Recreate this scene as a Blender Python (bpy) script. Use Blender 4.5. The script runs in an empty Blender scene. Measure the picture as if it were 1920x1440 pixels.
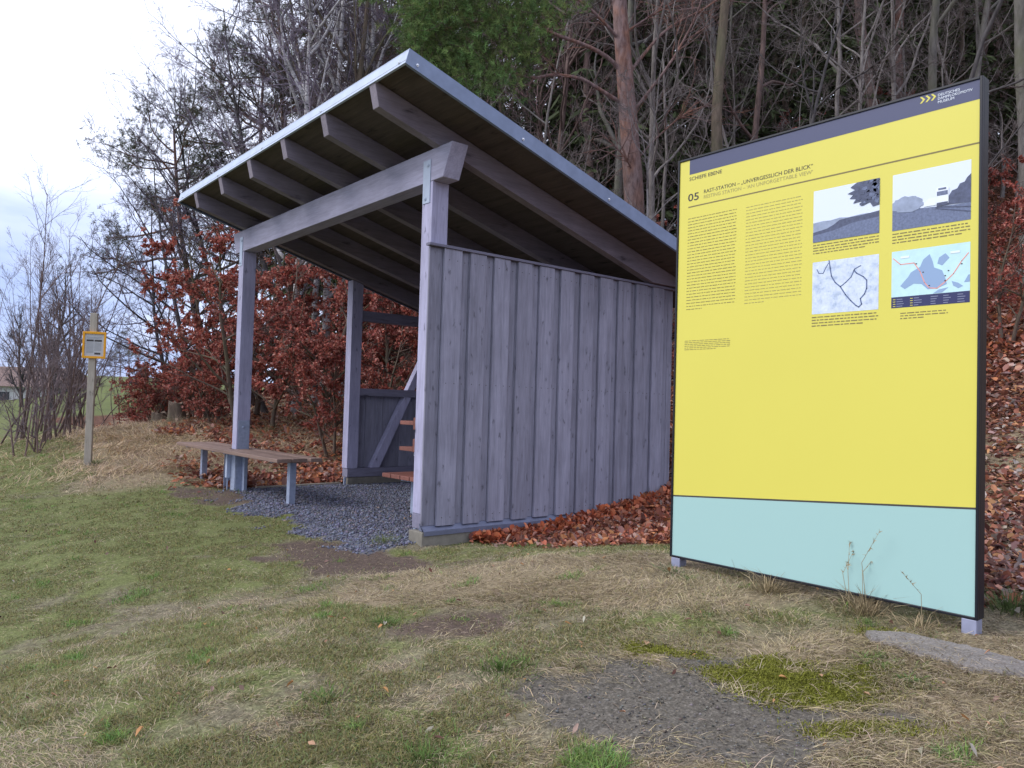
import bpy, bmesh, math, random
import numpy as np
from mathutils import Matrix, Vector

SC = bpy.context.scene
COL = SC.collection
rng = np.random.default_rng(7)
random.seed(7)

# ------------------------------------------------------------------ camera
C = np.array([5.8685, -3.7604, 1.1])
CR = np.array([0.639954, 0.767887, 0.028434])
CU = np.array([0.005229, -0.041355, 0.999131])
CF = np.array([-0.768395, 0.639249, 0.03048])
FPX = 1437.24
cam_d = bpy.data.cameras.new('camera')
cam = bpy.data.objects.new('camera', cam_d)
COL.objects.link(cam)
cam_d.sensor_width = 36.0
cam_d.lens = 36.0 * FPX / 1920.0
cam_d.clip_start = 0.05
cam_d.clip_end = 3000
M = Matrix.Identity(4)
for i in range(3):
    M[i][0] = CR[i]; M[i][1] = CU[i]; M[i][2] = -CF[i]; M[i][3] = C[i]
cam.matrix_world = M
SC.camera = cam


def ray(px, py):
    return CF + CR * ((px - 960) / FPX) + CU * ((720 - py) / FPX)


# ------------------------------------------------------------------ terrain
def sm(a, b, x):
    t = np.clip((np.asarray(x, float) - a) / (b - a), 0, 1)
    return t * t * (3 - 2 * t)


_lat = np.random.default_rng(3).random((256, 256))


def vnoise(x, y):
    x = np.asarray(x, float); y = np.asarray(y, float)
    xi = np.floor(x).astype(int); yi = np.floor(y).astype(int)
    fx = x - xi; fy = y - yi
    fx = fx * fx * (3 - 2 * fx); fy = fy * fy * (3 - 2 * fy)
    a = _lat[xi & 255, yi & 255]; b = _lat[(xi + 1) & 255, yi & 255]
    c = _lat[xi & 255, (yi + 1) & 255]; d = _lat[(xi + 1) & 255, (yi + 1) & 255]
    return (a * (1 - fx) + b * fx) * (1 - fy) + (c * (1 - fx) + d * fx) * fy


def fbm(x, y, o=4):
    s = 0; a = 0.5; t = 0
    for k in range(o):
        s = s + a * vnoise(np.asarray(x) * 2 ** k + 17 * k, np.asarray(y) * 2 ** k + 31 * k)
        t += a; a *= 0.5
    return s / t


def inside_mask(x, y):
    w = 0.1
    return (sm(-4.62, -4.5, x) * (1 - sm(0.14, 0.2, x)) * sm(-0.5, -0.1, y) * (1 - sm(3.3, 3.42, y)))


def zsmooth(x, y):
    x = np.asarray(x, float); y = np.asarray(y, float)
    z = -0.125 + 0.29 * sm(0.2, 3.0, x)
    z = z - 0.09 * np.clip(-y, 0, 60) + 0.0 * x
    z = z + 0.085 * np.clip(-y - 8, 0, 60)
    z = z + 0.30 * sm(5, 9, -x) * sm(-5.0, -1.0, y)
    yp = np.clip(y - 1.1, 0, None)
    h = np.where(yp < 6, 0.065 * yp + 0.032 * yp ** 2, 1.542 + 0.449 * (yp - 6))
    h = np.where(yp > 24, 9.624 + 6 * (1 - np.exp(-(yp - 24) * 0.449 / 6)), h)
    h = h * (1 - 0.93 * sm(13, 38, -x + 0.25 * yp * 0))
    z = z + h
    z = z + 0.36 * np.exp(-((x + 11.3) ** 2 + (y - 1.5) ** 2) / (2 * 1.7 ** 2))
    z = z + 1.9 * sm(22, 85, -x) * (0.15 + 0.85 * sm(3, 13, y)) + 5.0 * sm(85, 320, -x) * sm(0, 40, y)
    m = inside_mask(x, y)
    return z * (1 - m) + (-0.11) * m


def zg(x, y):
    z = zsmooth(x, y)
    n = (fbm(np.asarray(x) * 0.9, np.asarray(y) * 0.9, 3) - 0.5) * 0.07 + (fbm(np.asarray(x) * 6, np.asarray(y) * 6, 3) - 0.5) * 0.03
    return z + n * (1 - 0.8 * inside_mask(x, y))


def gp(px, py):
    """ground point seen at a photo pixel, by marching the ray"""
    d = ray(px, py); t = 1.0
    while t < 150:
        p = C + d * t
        if p[2] < float(zsmooth(p[0], p[1])):
            break
        t += 0.04
    p = C + d * t
    return float(p[0]), float(p[1])


def at(px, D):
    """ground position at photo column px, D metres deep"""
    p = C + ray(px, 764) * D
    return float(p[0]), float(p[1]), float(zg(p[0], p[1]))


# ------------------------------------------------------------------ node helpers
def new_mat(name):
    m = bpy.data.materials.new(name); m.use_nodes = True
    nt = m.node_tree
    b = nt.nodes['Principled BSDF']
    b.inputs['Specular IOR Level'].default_value = 0.3
    return m, nt, b


def N(nt, t, **kw):
    n = nt.nodes.new(t)
    for k, v in kw.items():
        if k.startswith('i_'):
            n.inputs[k[2:].replace('_', ' ')].default_value = v
        else:
            setattr(n, k, v)
    return n


def link(nt, a, b):
    nt.links.new(a, b)


def mixc(nt, fac, a, b, blend='MIX'):
    n = nt.nodes.new('ShaderNodeMix'); n.data_type = 'RGBA'; n.blend_type = blend
    for s, v in ((n.inputs[0], fac), (n.inputs[6], a), (n.inputs[7], b)):
        if hasattr(v, 'links'):
            nt.links.new(v, s)
        elif isinstance(v, (int, float)):
            s.default_value = v
        else:
            s.default_value = (*v, 1)
    return n.outputs[2]


def ramp(nt, fac, stops):
    r = nt.nodes.new('ShaderNodeValToRGB')
    e = r.color_ramp.elements
    while len(e) < len(stops):
        e.new(0.5)
    for q, (p, c) in zip(e, stops):
        q.position = p
        q.color = (c, c, c, 1) if isinstance(c, (int, float)) else (*c, 1)
    nt.links.new(fac, r.inputs[0])
    return r.outputs[0]


def noise(nt, vec, scale, detail=4, rough=0.55, dist=0.0):
    n = nt.nodes.new('ShaderNodeTexNoise')
    n.inputs['Scale'].default_value = scale
    n.inputs['Detail'].default_value = detail
    n.inputs['Roughness'].default_value = rough
    n.inputs['Distortion'].default_value = dist
    if vec is not None:
        nt.links.new(vec, n.inputs['Vector'])
    return n.outputs['Fac']


def objvec(nt, scale=(1, 1, 1)):
    tc = nt.nodes.new('ShaderNodeTexCoord')
    mp = nt.nodes.new('ShaderNodeMapping')
    mp.inputs['Scale'].default_value = scale
    nt.links.new(tc.outputs['Object'], mp.inputs['Vector'])
    return mp.outputs['Vector']


def bump(nt, h, b, strength=0.3, dist=0.01):
    n = nt.nodes.new('ShaderNodeBump')
    n.inputs['Strength'].default_value = strength
    n.inputs['Distance'].default_value = dist
    nt.links.new(h, n.inputs['Height'])
    nt.links.new(n.outputs['Normal'], b.inputs['Normal'])


def attr(nt, name):
    a = nt.nodes.new('ShaderNodeAttribute'); a.attribute_name = name
    return a


def wood(name, col, axis, var=0.22, knot=True, rough=0.85):
    m, nt, b = new_mat(name)
    sc = {'x': (1.3, 16, 16), 'y': (16, 1.3, 16), 'z': (16, 16, 1.3)}[axis]
    sk = {'x': (1.6, 6, 6), 'y': (6, 1.6, 6), 'z': (9, 9, 4.0)}[axis]
    v = objvec(nt, sc)
    tone = attr(nt, 'tone')
    off = nt.nodes.new('ShaderNodeVectorMath'); off.operation = 'MULTIPLY_ADD'
    nt.links.new(tone.outputs['Color'], off.inputs[0]); off.inputs[1].default_value = (7, 7, 7)
    nt.links.new(v, off.inputs[2])
    g = noise(nt, off.outputs[0], 1.0, 6, 0.6, 0.6)
    g2 = noise(nt, off.outputs[0], 5.0, 3, 0.6, 0.2)
    big = noise(nt, objvec(nt, (1, 1, 1)), 1.7, 4, 0.6)
    f1 = ramp(nt, g, [(0.25, 1 - var), (0.5, 1.0), (0.75, 1 + var * 0.7)])
    f2 = ramp(nt, g2, [(0.3, 0.88), (0.7, 1.1)])
    f3 = ramp(nt, big, [(0.3, 0.86), (0.7, 1.1)])
    c = mixc(nt, 1.0, col, f1, 'MULTIPLY')
    c = mixc(nt, 1.0, c, f2, 'MULTIPLY')
    c = mixc(nt, 1.0, c, f3, 'MULTIPLY')
    tr = ramp(nt, tone.outputs['Fac'], [(0.0, 0.7), (1.0, 1.25)])
    c = mixc(nt, 1.0, c, tr, 'MULTIPLY')
    if knot:
        vk = objvec(nt, sk)
        off2 = nt.nodes.new('ShaderNodeVectorMath'); off2.operation = 'MULTIPLY_ADD'
        nt.links.new(tone.outputs['Color'], off2.inputs[0]); off2.inputs[1].default_value = (9, 9, 9)
        nt.links.new(vk, off2.inputs[2])
        dn = nt.nodes.new('ShaderNodeTexNoise'); dn.inputs['Scale'].default_value = 5
        nt.links.new(off2.outputs[0], dn.inputs['Vector'])
        ad = nt.nodes.new('ShaderNodeVectorMath'); ad.operation = 'MULTIPLY_ADD'
        nt.links.new(dn.outputs['Color'], ad.inputs[0]); ad.inputs[1].default_value = (.5, .5, .5)
        nt.links.new(off2.outputs[0], ad.inputs[2])
        vo = nt.nodes.new('ShaderNodeTexVoronoi'); vo.inputs['Scale'].default_value = 1.25
        nt.links.new(ad.outputs[0], vo.inputs['Vector'])
        k = ramp(nt, vo.outputs['Distance'], [(0.05, 0.45), (0.13, 0.8), (0.22, 1.0)])
        c = mixc(nt, 1.0, c, k, 'MULTIPLY')
    nt.links.new(c, b.inputs['Base Color'])
    b.inputs['Roughness'].default_value = rough
    bump(nt, g2, b, 0.25, 0.004)
    return m


def flat(name, col, rough=0.6, metal=0.0, nscale=None, namp=0.15, spec=0.3):
    m, nt, b = new_mat(name)
    b.inputs['Roughness'].default_value = rough
    b.inputs['Metallic'].default_value = metal
    b.inputs['Specular IOR Level'].default_value = spec
    if nscale:
        f = noise(nt, objvec(nt), nscale, 5, 0.6)
        c = mixc(nt, 1.0, col, ramp(nt, f, [(0.25, 1 - namp), (0.75, 1 + namp)]), 'MULTIPLY')
        nt.links.new(c, b.inputs['Base Color'])
    else:
        b.inputs['Base Color'].default_value = (*col, 1)
    return m


def vcol(name, rough=0.8, trans=0.0, mult=None, spec=0.2):
    """colour per leaf / blade from the 'tone' attribute"""
    m, nt, b = new_mat(name)
    a = attr(nt, 'tone')
    b.inputs['Roughness'].default_value = rough
    b.inputs['Specular IOR Level'].default_value = spec
    nt.links.new(a.outputs['Color'], b.inputs['Base Color'])
    if trans > 0:
        t = nt.nodes.new('ShaderNodeBsdfTranslucent')
        nt.links.new(a.outputs['Color'], t.inputs['Color'])
        mx = nt.nodes.new('ShaderNodeMixShader'); mx.inputs[0].default_value = trans
        nt.links.new(b.outputs[0], mx.inputs[1]); nt.links.new(t.outputs[0], mx.inputs[2])
        nt.links.new(mx.outputs[0], nt.nodes['Material Output'].inputs['Surface'])
    return m


# ------------------------------------------------------------------ object helpers
def tag(o, label=None, cat=None, group=None, kind=None):
    if label: o['label'] = label
    if cat: o['category'] = cat
    if group: o['group'] = group
    if kind: o['kind'] = kind
    return o


def thing(name, label, cat, loc=(0, 0, 0), group=None):
    o = bpy.data.objects.new(name, None); COL.objects.link(o)
    o.location = loc
    o.empty_display_size = 0.2
    return tag(o, label, cat, group)


def np_mesh(name, V, tris=None, quads=None, tone=None, smooth=False, attrs=None):
    V = np.asarray(V, np.float32)
    me = bpy.data.meshes.new(name)
    tris = np.zeros((0, 3), np.int32) if tris is None else np.asarray(tris, np.int32)
    quads = np.zeros((0, 4), np.int32) if quads is None else np.asarray(quads, np.int32)
    nl = tris.size + quads.size
    me.vertices.add(len(V)); me.vertices.foreach_set('co', V.ravel())
    me.loops.add(nl)
    me.loops.foreach_set('vertex_index', np.concatenate([tris.ravel(), quads.ravel()]).astype(np.int32))
    me.polygons.add(len(tris) + len(quads))
    st = np.concatenate([np.arange(len(tris)) * 3, tris.size + np.arange(len(quads)) * 4]).astype(np.int32)
    me.polygons.foreach_set('loop_start', st)
    if smooth:
        me.polygons.foreach_set('use_smooth', np.ones(len(st), bool))
    if tone is not None:
        a = me.attributes.new('tone', 'FLOAT_COLOR', 'POINT')
        t = np.asarray(tone, np.float32)
        if t.shape[1] == 3:
            t = np.concatenate([t, np.ones((len(t), 1), np.float32)], 1)
        a.data.foreach_set('color', t.ravel())
    for k, v in (attrs or {}).items():
        a = me.attributes.new(k, 'FLOAT', 'POINT'); a.data.foreach_set('value', np.asarray(v, np.float32))
    me.update(calc_edges=True)
    return me


def link_mesh(name, me, mat, parent=None, bevel=0.0):
    o = bpy.data.objects.new(name, me)
    if mat is not None and not me.materials:
        me.materials.append(mat)
    COL.objects.link(o)
    if parent is not None:
        o.parent = parent
    if bevel:
        mo = o.modifiers.new('bevel', 'BEVEL'); mo.width = bevel; mo.segments = 2; mo.limit_method = 'ANGLE'
        mo.angle_limit = math.radians(40)
    return o


def root_loc(o):
    l = Vector((0, 0, 0))
    while o is not None:
        l += o.location; o = o.parent
    return l


class MB:
    """collects solids in world coordinates; build() links ONE mesh object"""
    def __init__(s):
        s.v = []; s.f = []; s.t = []

    def add(s, verts, faces, tone=0.5):
        b = len(s.v)
        s.v += [tuple(p) for p in verts]
        s.f += [tuple(i + b for i in f) for f in faces]
        tt = (tone, random.random(), random.random())
        s.t += [(tone, tone, tone) for _ in verts]
        return s

    def box(s, x0, x1, y0, y1, z0, z1, tone=0.5):
        return s.hexa([(x0, y0, z0), (x1, y0, z0), (x1, y1, z0), (x0, y1, z0), (x0, y0, z1), (x1, y0, z1), (x1, y1, z1), (x0, y1, z1)], tone)

    def hexa(s, p, tone=0.5):
        return s.add(p, [(0, 3, 2, 1), (4, 5, 6, 7), (0, 1, 5, 4), (1, 2, 6, 5), (2, 3, 7, 6), (3, 0, 4, 7)], tone)

    def prism(s, poly, axis, a, b, tone=0.5):
        """polygon in the plane across axis ('x': (y,z), 'y': (x,z), 'z': (x,y)), extruded a..b"""
        n = len(poly)
        def P(q, w):
            return {'x': (w, q[0], q[1]), 'y': (q[0], w, q[1]), 'z': (q[0], q[1], w)}[axis]
        vs = [P(q, a) for q in poly] + [P(q, b) for q in poly]
        fs = [tuple(range(n - 1, -1, -1)), tuple(range(n, 2 * n))]
        fs += [(i, (i + 1) % n, n + (i + 1) % n, n + i) for i in range(n)]
        return s.add(vs, fs, tone)

    def cyl(s, p0, p1, r0, r1=None, n=12, tone=0.5):
        r1 = r0 if r1 is None else r1
        p0 = Vector(p0); p1 = Vector(p1); d = (p1 - p0).normalized()
        a = d.orthogonal().normalized(); b = d.cross(a)
        vs = []
        for p, r in ((p0, r0), (p1, r1)):
            for i in range(n):
                t = 2 * math.pi * i / n
                vs.append(tuple(p + a * r * math.cos(t) + b * r * math.sin(t)))
        fs = [tuple(range(n - 1, -1, -1)), tuple(range(n, 2 * n))]
        fs += [(i, (i + 1) % n, n + (i + 1) % n, n + i) for i in range(n)]
        return s.add(vs, fs, tone)

    def bolt(s, p, nrm, r=0.014, tone=0.5):
        p = Vector(p); n = Vector(nrm).normalized()
        s.cyl(p - n * 0.004, p + n * 0.006, r, r, 10, tone)
        s.cyl(p + n * 0.006, p + n * 0.012, r * .8, r * .35, 10, tone)
        return s

    def build(s, name, mat, parent=None, bevel=0.0):
        l = root_loc(parent) if parent is not None else Vector((0, 0, 0))
        me = bpy.data.meshes.new(name)
        me.from_pydata([(x - l.x, y - l.y, z - l.z) for x, y, z in s.v], [], s.f)
        bm = bmesh.new(); bm.from_mesh(me)
        bmesh.ops.recalc_face_normals(bm, faces=bm.faces)
        bm.to_mesh(me); bm.free()
        a = me.attributes.new('tone', 'FLOAT_COLOR', 'POINT')
        t = np.ones((len(s.t), 4), np.float32); t[:, :3] = np.array(s.t)
        a.data.foreach_set('color', t.ravel())
        return link_mesh(name, me, mat, parent, bevel)


def dup(root, loc, rotz=0.0, scale=1.0, label=None, group=None):
    r = root.copy(); COL.objects.link(r)
    r.location = loc; r.rotation_euler = (root.rotation_euler[0], root.rotation_euler[1], rotz)
    r.scale = (scale, scale, scale)
    if label: r['label'] = label
    if group: r['group'] = group
    for ch in list(root.children):
        c = ch.copy(); COL.objects.link(c); c.parent = r
    return r


# ------------------------------------------------------------------ materials
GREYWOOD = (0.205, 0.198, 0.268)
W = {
    'wood_x': wood('grey_wood_lit_x', (0.33, 0.32, 0.43), 'x', 0.2, False),  # paler than GREYWOOD: light on the beam front put into the colour
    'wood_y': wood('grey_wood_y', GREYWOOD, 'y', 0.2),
    'wood_z': wood('grey_wood_lit_z', (0.36, 0.35, 0.485), 'z', 0.2),  # post wood lightened too, light on the post fronts painted in
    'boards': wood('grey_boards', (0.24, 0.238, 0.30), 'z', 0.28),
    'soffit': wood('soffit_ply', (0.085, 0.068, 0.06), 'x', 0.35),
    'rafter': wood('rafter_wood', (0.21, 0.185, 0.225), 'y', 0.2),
    'bench': wood('brown_plank', (0.19, 0.128, 0.105), 'x', 0.22, False, 0.7),
    'red_y': wood('red_brown_plank', (0.19, 0.075, 0.058), 'y', 0.2, False, 0.6),
}
GALV_F = flat('galvanised_sheet', (0.40, 0.46, 0.58), 0.6, 0.15, 9, 0.12)
GALV_SHADE = flat('galvanised_shaded_sheet', (0.21, 0.26, 0.38), 0.6, 0.15, 9, 0.15)  # same sheet darkened: shade of the side fascias put into the colour
GALV = flat('galvanised_steel', (0.33, 0.38, 0.50), 0.5, 0.4, 22, 0.18)
LEAD = flat('sill_flashing', (0.16, 0.175, 0.25), 0.55, 0.3, 14, 0.2)
BOLT = flat('bolt_steel', (0.6, 0.62, 0.66), 0.3, 0.8)
CONC = flat('concrete', (0.20, 0.185, 0.155), 0.9, 0, 12, 0.25)
BLACK = flat('black_frame', (0.012, 0.013, 0.02), 0.35)
YEL = flat('yellow_print', (0.645, 0.585, 0.105), 0.42, 0, 1.1, 0.02)
TEAL = flat('pale_teal_print', (0.335, 0.525, 0.505), 0.42)
BAND = flat('slate_blue_print', (0.066, 0.074, 0.145), 0.45)
INK = flat('dark_ink', (0.055, 0.05, 0.05), 0.6)
INK2 = flat('olive_ink', (0.34, 0.30, 0.11), 0.6)
INK3 = flat('brown_ink', (0.20, 0.165, 0.07), 0.6)
WHITE = flat('white_print', (0.72, 0.78, 0.85), 0.5)
POSTW = wood('larch_post', (0.42, 0.375, 0.31), 'z', 0.15)
ORANGE = flat('orange_frame', (0.78, 0.36, 0.015), 0.45)
PAPER = flat('paper_grey', (0.48, 0.49, 0.50), 0.6)

# ------------------------------------------------------------------ world and sun
w = bpy.data.worlds.new('World'); SC.world = w; w.use_nodes = True
nt = w.node_tree
bg = nt.nodes['Background']
SUN_DIR = Vector((-0.50, -0.95, 0.85)).normalized()
sky = nt.nodes.new('ShaderNodeTexSky'); sky.sky_type = 'NISHITA'; sky.sun_disc = False
sky.sun_elevation = math.asin(SUN_DIR.z)
sky.sun_rotation = math.atan2(SUN_DIR.x, SUN_DIR.y)
sky.air_density = 1.0; sky.dust_density = 2.0
tc = nt.nodes.new('ShaderNodeTexCoord')
mp = nt.nodes.new('ShaderNodeMapping'); mp.inputs['Scale'].default_value = (1.0, 1.0, 3.2)
mp.inputs['Location'].default_value = (0.35, 0.1, 0.42)
nt.links.new(tc.outputs['Generated'], mp.inputs['Vector'])
n1 = nt.nodes.new('ShaderNodeTexNoise'); n1.inputs['Scale'].default_value = 1.9; n1.inputs['Detail'].default_value = 6
n1.inputs['Roughness'].default_value = 0.5
nt.links.new(mp.outputs[0], n1.inputs['Vector'])
sep = nt.nodes.new('ShaderNodeSeparateXYZ'); nt.links.new(tc.outputs['Generated'], sep.inputs[0])
hi = ramp(nt, sep.outputs['Z'], [(0.20, 0.0), (0.40, 0.5)])
am = nt.nodes.new('ShaderNodeMath'); am.operation = 'ADD'
nt.links.new(n1.outputs['Fac'], am.inputs[0]); nt.links.new(hi, am.inputs[1])
cl = ramp(nt, am.outputs[0], [(0.40, 0.0), (0.66, 1.0)])
cloudcol = mixc(nt, cl, (4.7, 5.9, 9.6), (11.2, 11.9, 14.6))
skymix = mixc(nt, 0.88, sky.outputs[0], cloudcol)
nt.links.new(skymix, bg.inputs['Color'])
bg.inputs['Strength'].default_value = 0.082

sd = bpy.data.lights.new('sun', 'SUN'); so = bpy.data.objects.new('sun', sd); COL.objects.link(so)
sd.energy = 1.5; sd.angle = math.radians(30); sd.color = (1.0, 0.97, 0.93)
so.rotation_euler = SUN_DIR.to_track_quat('Z', 'Y').to_euler()
SC.view_settings.view_transform = 'Standard'; SC.view_settings.look = 'None'
SC.view_settings.exposure = 0.62; SC.view_settings.gamma = 1.0

# ================================================================== GROUND
P_ = {}
def ell(x, y, cx, cy, rx, ry, rot=0.0, soft=0.5):
    c, s = math.cos(rot), math.sin(rot)
    u = ((x - cx) * c + (y - cy) * s) / rx; v = (-(x - cx) * s + (y - cy) * c) / ry
    d = np.sqrt(u * u + v * v)
    return 1 - sm(1 - soft * .5, 1 + soft * .5, d)


bare_c = gp(1335, 1318); soil_c = gp(640, 1050); moss_a = gp(1500, 1262); moss_b = gp(1560, 1290); moss_c = gp(1215, 1225)
moss_d = gp(1650, 1190); path_a = gp(1640, 1205); path_b = gp(1930, 1262); dry_c = gp(1010, 1085); dry_d = gp(1740, 1330); soil_b = gp(860, 1175)
moss_e = gp(1420, 1235); moss_f = gp(1630, 1370)


def masks(x, y):
    x = np.asarray(x, float); y = np.asarray(y, float)
    n1 = fbm(x * 1.3 + 5, y * 1.3, 4); n2 = fbm(x * 4 + 9, y * 4 + 3, 3); n3 = fbm(x * 9 + 1, y * 9 + 7, 2)
    wob = (n2 - .5)
    gravel = sm(-4.55, -4.45, x) * (1 - sm(0.1, 0.2, x)) * sm(-0.62, -0.28, y + wob * 0.9 - 0.30 * sm(-2.2, -4.2, x)) * (1 - sm(3.3, 3.4, y))
    bare = ell(x + wob * .7 + (n3 - .5) * .3, y + wob * .7 - (n3 - .5) * .3, bare_c[0], bare_c[1], 0.66, 0.44, 0.75, 1.0)
    soil = np.maximum(ell(x + wob * .8, y + wob * .8, soil_c[0], soil_c[1], 1.15, 0.36, 0.15, 0.9), 0.8 * ell(x + wob * .4, y + wob * .4, soil_b[0], soil_b[1], .4, .22, .8, .9))
    soil = np.maximum(soil, 0.75 * ell(x + wob * .6, y + wob * .6, -4.2, -0.35, 1.1, 0.3, 0.0, .9))
    moss = np.zeros_like(x)
    for (c, rx, ry, ro, am) in ((moss_a, .42, .13, .8, 1), (moss_b, .33, .18, .9, 1), (moss_c, .15, .07, .4, .9), (moss_d, .14, .06, .5, 1), (moss_e, .22, .08, .9, .9), (moss_f, .22, .07, .8, .7)):
        moss = np.maximum(moss, am * ell(x + wob * .35, y + wob * .35, c[0], c[1], rx, ry, ro, .8))
    moss = moss * sm(0.34, 0.6, .5 * n3 + .5 * n2 + .06)
    green = .25 + .75 * sm(0.30, 0.70, n1 * .6 + n3 * .25 + .08 + 0.16 * sm(2.0, -3.0, x) - .12 * sm(2.5, 5, x) + .3 * wob)
    dry = np.maximum(ell(x + wob * .9, y + wob * .9, dry_c[0], dry_c[1], 1.5, .65, .5, .9), ell(x + wob * .7, y + wob * .7, dry_d[0], dry_d[1], 1.2, .8, .9, .9))
    bank = sm(-4.6, -6.6, x) * sm(-1.9, -0.7, y + wob * 1.2 + 0.16 * (x + 7.5)) * (1 - sm(22, 30, -x))
    dry = np.maximum(dry, bank * 0.95)
    # leaf litter: the slope behind, the strip along the wall
    yl = 0.75 + 0.9 * (n1 - .5) * 2
    leaf = sm(yl - .25, yl + .45, y) * sm(-34, -26, x)
    leaf = leaf * np.where(x > 3.2, sm(0.0, 0.8, y - .35), 1)
    strip = sm(0.35, 1.1, y + wob * .5) * (1 - sm(.25, .65, x - 0.2 * y + wob * .9)) * sm(.1, .22, x)
    leaf = np.maximum(leaf, strip)
    leaf = np.maximum(leaf, .8 * ell(x + wob, y + wob, -5.9, 0.35, 1.6, .5, 0, .9))
    rs_ = sm(2.2, 3.4, x) * sm(.5, 1.2, y)
    dry = np.maximum(dry, .9 * rs_ * sm(.42, .54, n2))
    leaf = leaf * (1 - 0.75 * bank * sm(0.42, 0.6, n2)) * (1 - .7 * rs_ * sm(.42, .54, n2))
    leaf = leaf * (1 - inside_mask(x, y))
    gravel_lot = gravel
    path = ell(x, y, (path_a[0] + path_b[0]) / 2, (path_a[1] + path_b[1]) / 2, 10, 10) * 0
    green = green * (1 - gravel) * (1 - bare) * (1 - 0.85 * soil) * (1 - .7 * dry) * (1 - .9 * leaf)
    return dict(gravel=gravel_lot, bare=bare * (1 - moss), soil=soil, moss=moss, green=np.clip(green, 0, 1), dry=dry, leaf=leaf)


def axis_coords(lo, hi, step, out, growth=1.18):
    c = list(np.arange(lo, hi + 1e-6, step))
    s = step; v = hi
    while v < out[1]:
        s *= growth; v += s; c.append(v)
    s = step; v = lo
    while v > out[0]:
        s *= growth; v -= s; c.insert(0, v)
    return np.array(c)


gx = axis_coords(-13, 8, 0.07, (-900, 500)); gy = axis_coords(-5, 10, 0.07, (-500, 700))
XX, YY = np.meshgrid(gx, gy, indexing='ij')
ZZ = zg(XX, YY)
nx, ny = XX.shape
idx = np.arange(nx * ny).reshape(nx, ny)
quads = np.stack([idx[:-1, :-1], idx[1:, :-1], idx[1:, 1:], idx[:-1, 1:]], -1).reshape(-1, 4)
mk = masks(XX.ravel(), YY.ravel())
mk['meadow'] = sm(24, 34, -XX.ravel())
me = np_mesh('ground', np.stack([XX.ravel(), YY.ravel(), ZZ.ravel()], 1), quads=quads, smooth=True, attrs={'m_' + k: v for k, v in mk.items()})

gm, nt, b = new_mat('ground_mix')
v = objvec(nt)
f_big = noise(nt, v, 2.2, 6, 0.62); f_mid = noise(nt, v, 14, 6, 0.65); f_fine = noise(nt, v, 90, 4, 0.7); f_str = noise(nt, objvec(nt, (60, 14, 20)), 1.0, 4, 0.7, 1.5)
soilc = mixc(nt, 1.0, ramp(nt, f_mid, [(0.25, (0.09, 0.078, 0.052)), (0.5, (0.165, 0.145, 0.097)), (0.75, (0.25, 0.22, 0.15))]), ramp(nt, f_fine, [(.25, .45), (.75, 1.5)]), 'MULTIPLY')
greenc = ramp(nt, f_fine, [(0.25, (0.05, 0.055, 0.024)), (0.5, (0.125, 0.14, 0.052)), (0.75, (0.23, 0.24, 0.105))])
dryc = ramp(nt, f_str, [(0.25, (0.10, 0.078, 0.05)), (0.5, (0.225, 0.18, 0.115)), (0.75, (0.36, 0.30, 0.20))])
gravc = ramp(nt, f_fine, [(0.25, (0.045, 0.048, 0.065)), (0.55, (0.125, 0.13, 0.165)), (0.8, (0.28, 0.29, 0.34))])
barec = ramp(nt, f_fine, [(0.25, (0.045, 0.041, 0.035)), (0.55, (0.115, 0.103, 0.088)), (0.8, (0.25, 0.23, 0.20))])
mossc = ramp(nt, f_fine, [(0.25, (0.07, 0.075, 0.008)), (0.6, (0.17, 0.17, 0.025)), (0.8, (0.26, 0.26, 0.05))])
rsoil = ramp(nt, f_fine, [(0.25, (0.05, 0.037, 0.03)), (0.6, (0.115, 0.085, 0.07)), (0.8, (0.2, 0.155, 0.13))])
vo = nt.nodes.new('ShaderNodeTexVoronoi'); vo.inputs['Scale'].default_value = 22; nt.links.new(v, vo.inputs['Vector'])
sepc = nt.nodes.new('ShaderNodeSeparateColor'); nt.links.new(vo.outputs['Color'], sepc.inputs[0])
leafc = ramp(nt, sepc.outputs[0], [(0.0, (0.035, 0.018, 0.014)), (0.35, (0.12, 0.05, 0.03)), (0.7, (0.20, 0.085, 0.05)), (1.0, (0.30, 0.17, 0.11))])
leafc = mixc(nt, 1.0, leafc, ramp(nt, vo.outputs['Distance'], [(0.0, 1.1), (0.6, 0.55)]), 'MULTIPLY')
meadc = ramp(nt, f_mid, [(0.3, (0.085, 0.105, 0.035)), (0.7, (0.135, 0.15, 0.055))])
c = soilc
for nm, cc in (('green', greenc), ('dry', dryc), ('soil', rsoil), ('bare', barec), ('gravel', gravc), ('moss', mossc), ('leaf', leafc), ('meadow', meadc)):
    fa = attr(nt, 'm_' + nm).outputs['Fac']
    ma = nt.nodes.new('ShaderNodeMath'); ma.operation = 'MULTIPLY_ADD'
    nt.links.new(f_mid, ma.inputs[0]); ma.inputs[1].default_value = 0.6; ma.inputs[2].default_value = -0.3
    mb = nt.nodes.new('ShaderNodeMath'); mb.operation = 'ADD'
    nt.links.new(fa, mb.inputs[0]); nt.links.new(ma.outputs[0], mb.inputs[1])
    k = ramp(nt, mb.outputs[0], [(0.3, 0.0), (0.7, 1.0)])
    c = mixc(nt, k, c, cc)
f_cl = noise(nt, objvec(nt, (34, 26, 30)), 1.0, 5, 0.75, 0.8); f_sp = noise(nt, objvec(nt, (150, 60, 90)), 1.0, 3, 0.7, 1.0)
c = mixc(nt, 1.0, c, ramp(nt, f_cl, [(.28, .5), (.5, 1.0), (.72, 1.5)]), 'MULTIPLY')
c = mixc(nt, ramp(nt, f_sp, [(.58, 0.0), (.70, .75)]), c, mixc(nt, 1.0, c, (2.0, 1.85, 1.7), 'MULTIPLY'))
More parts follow.
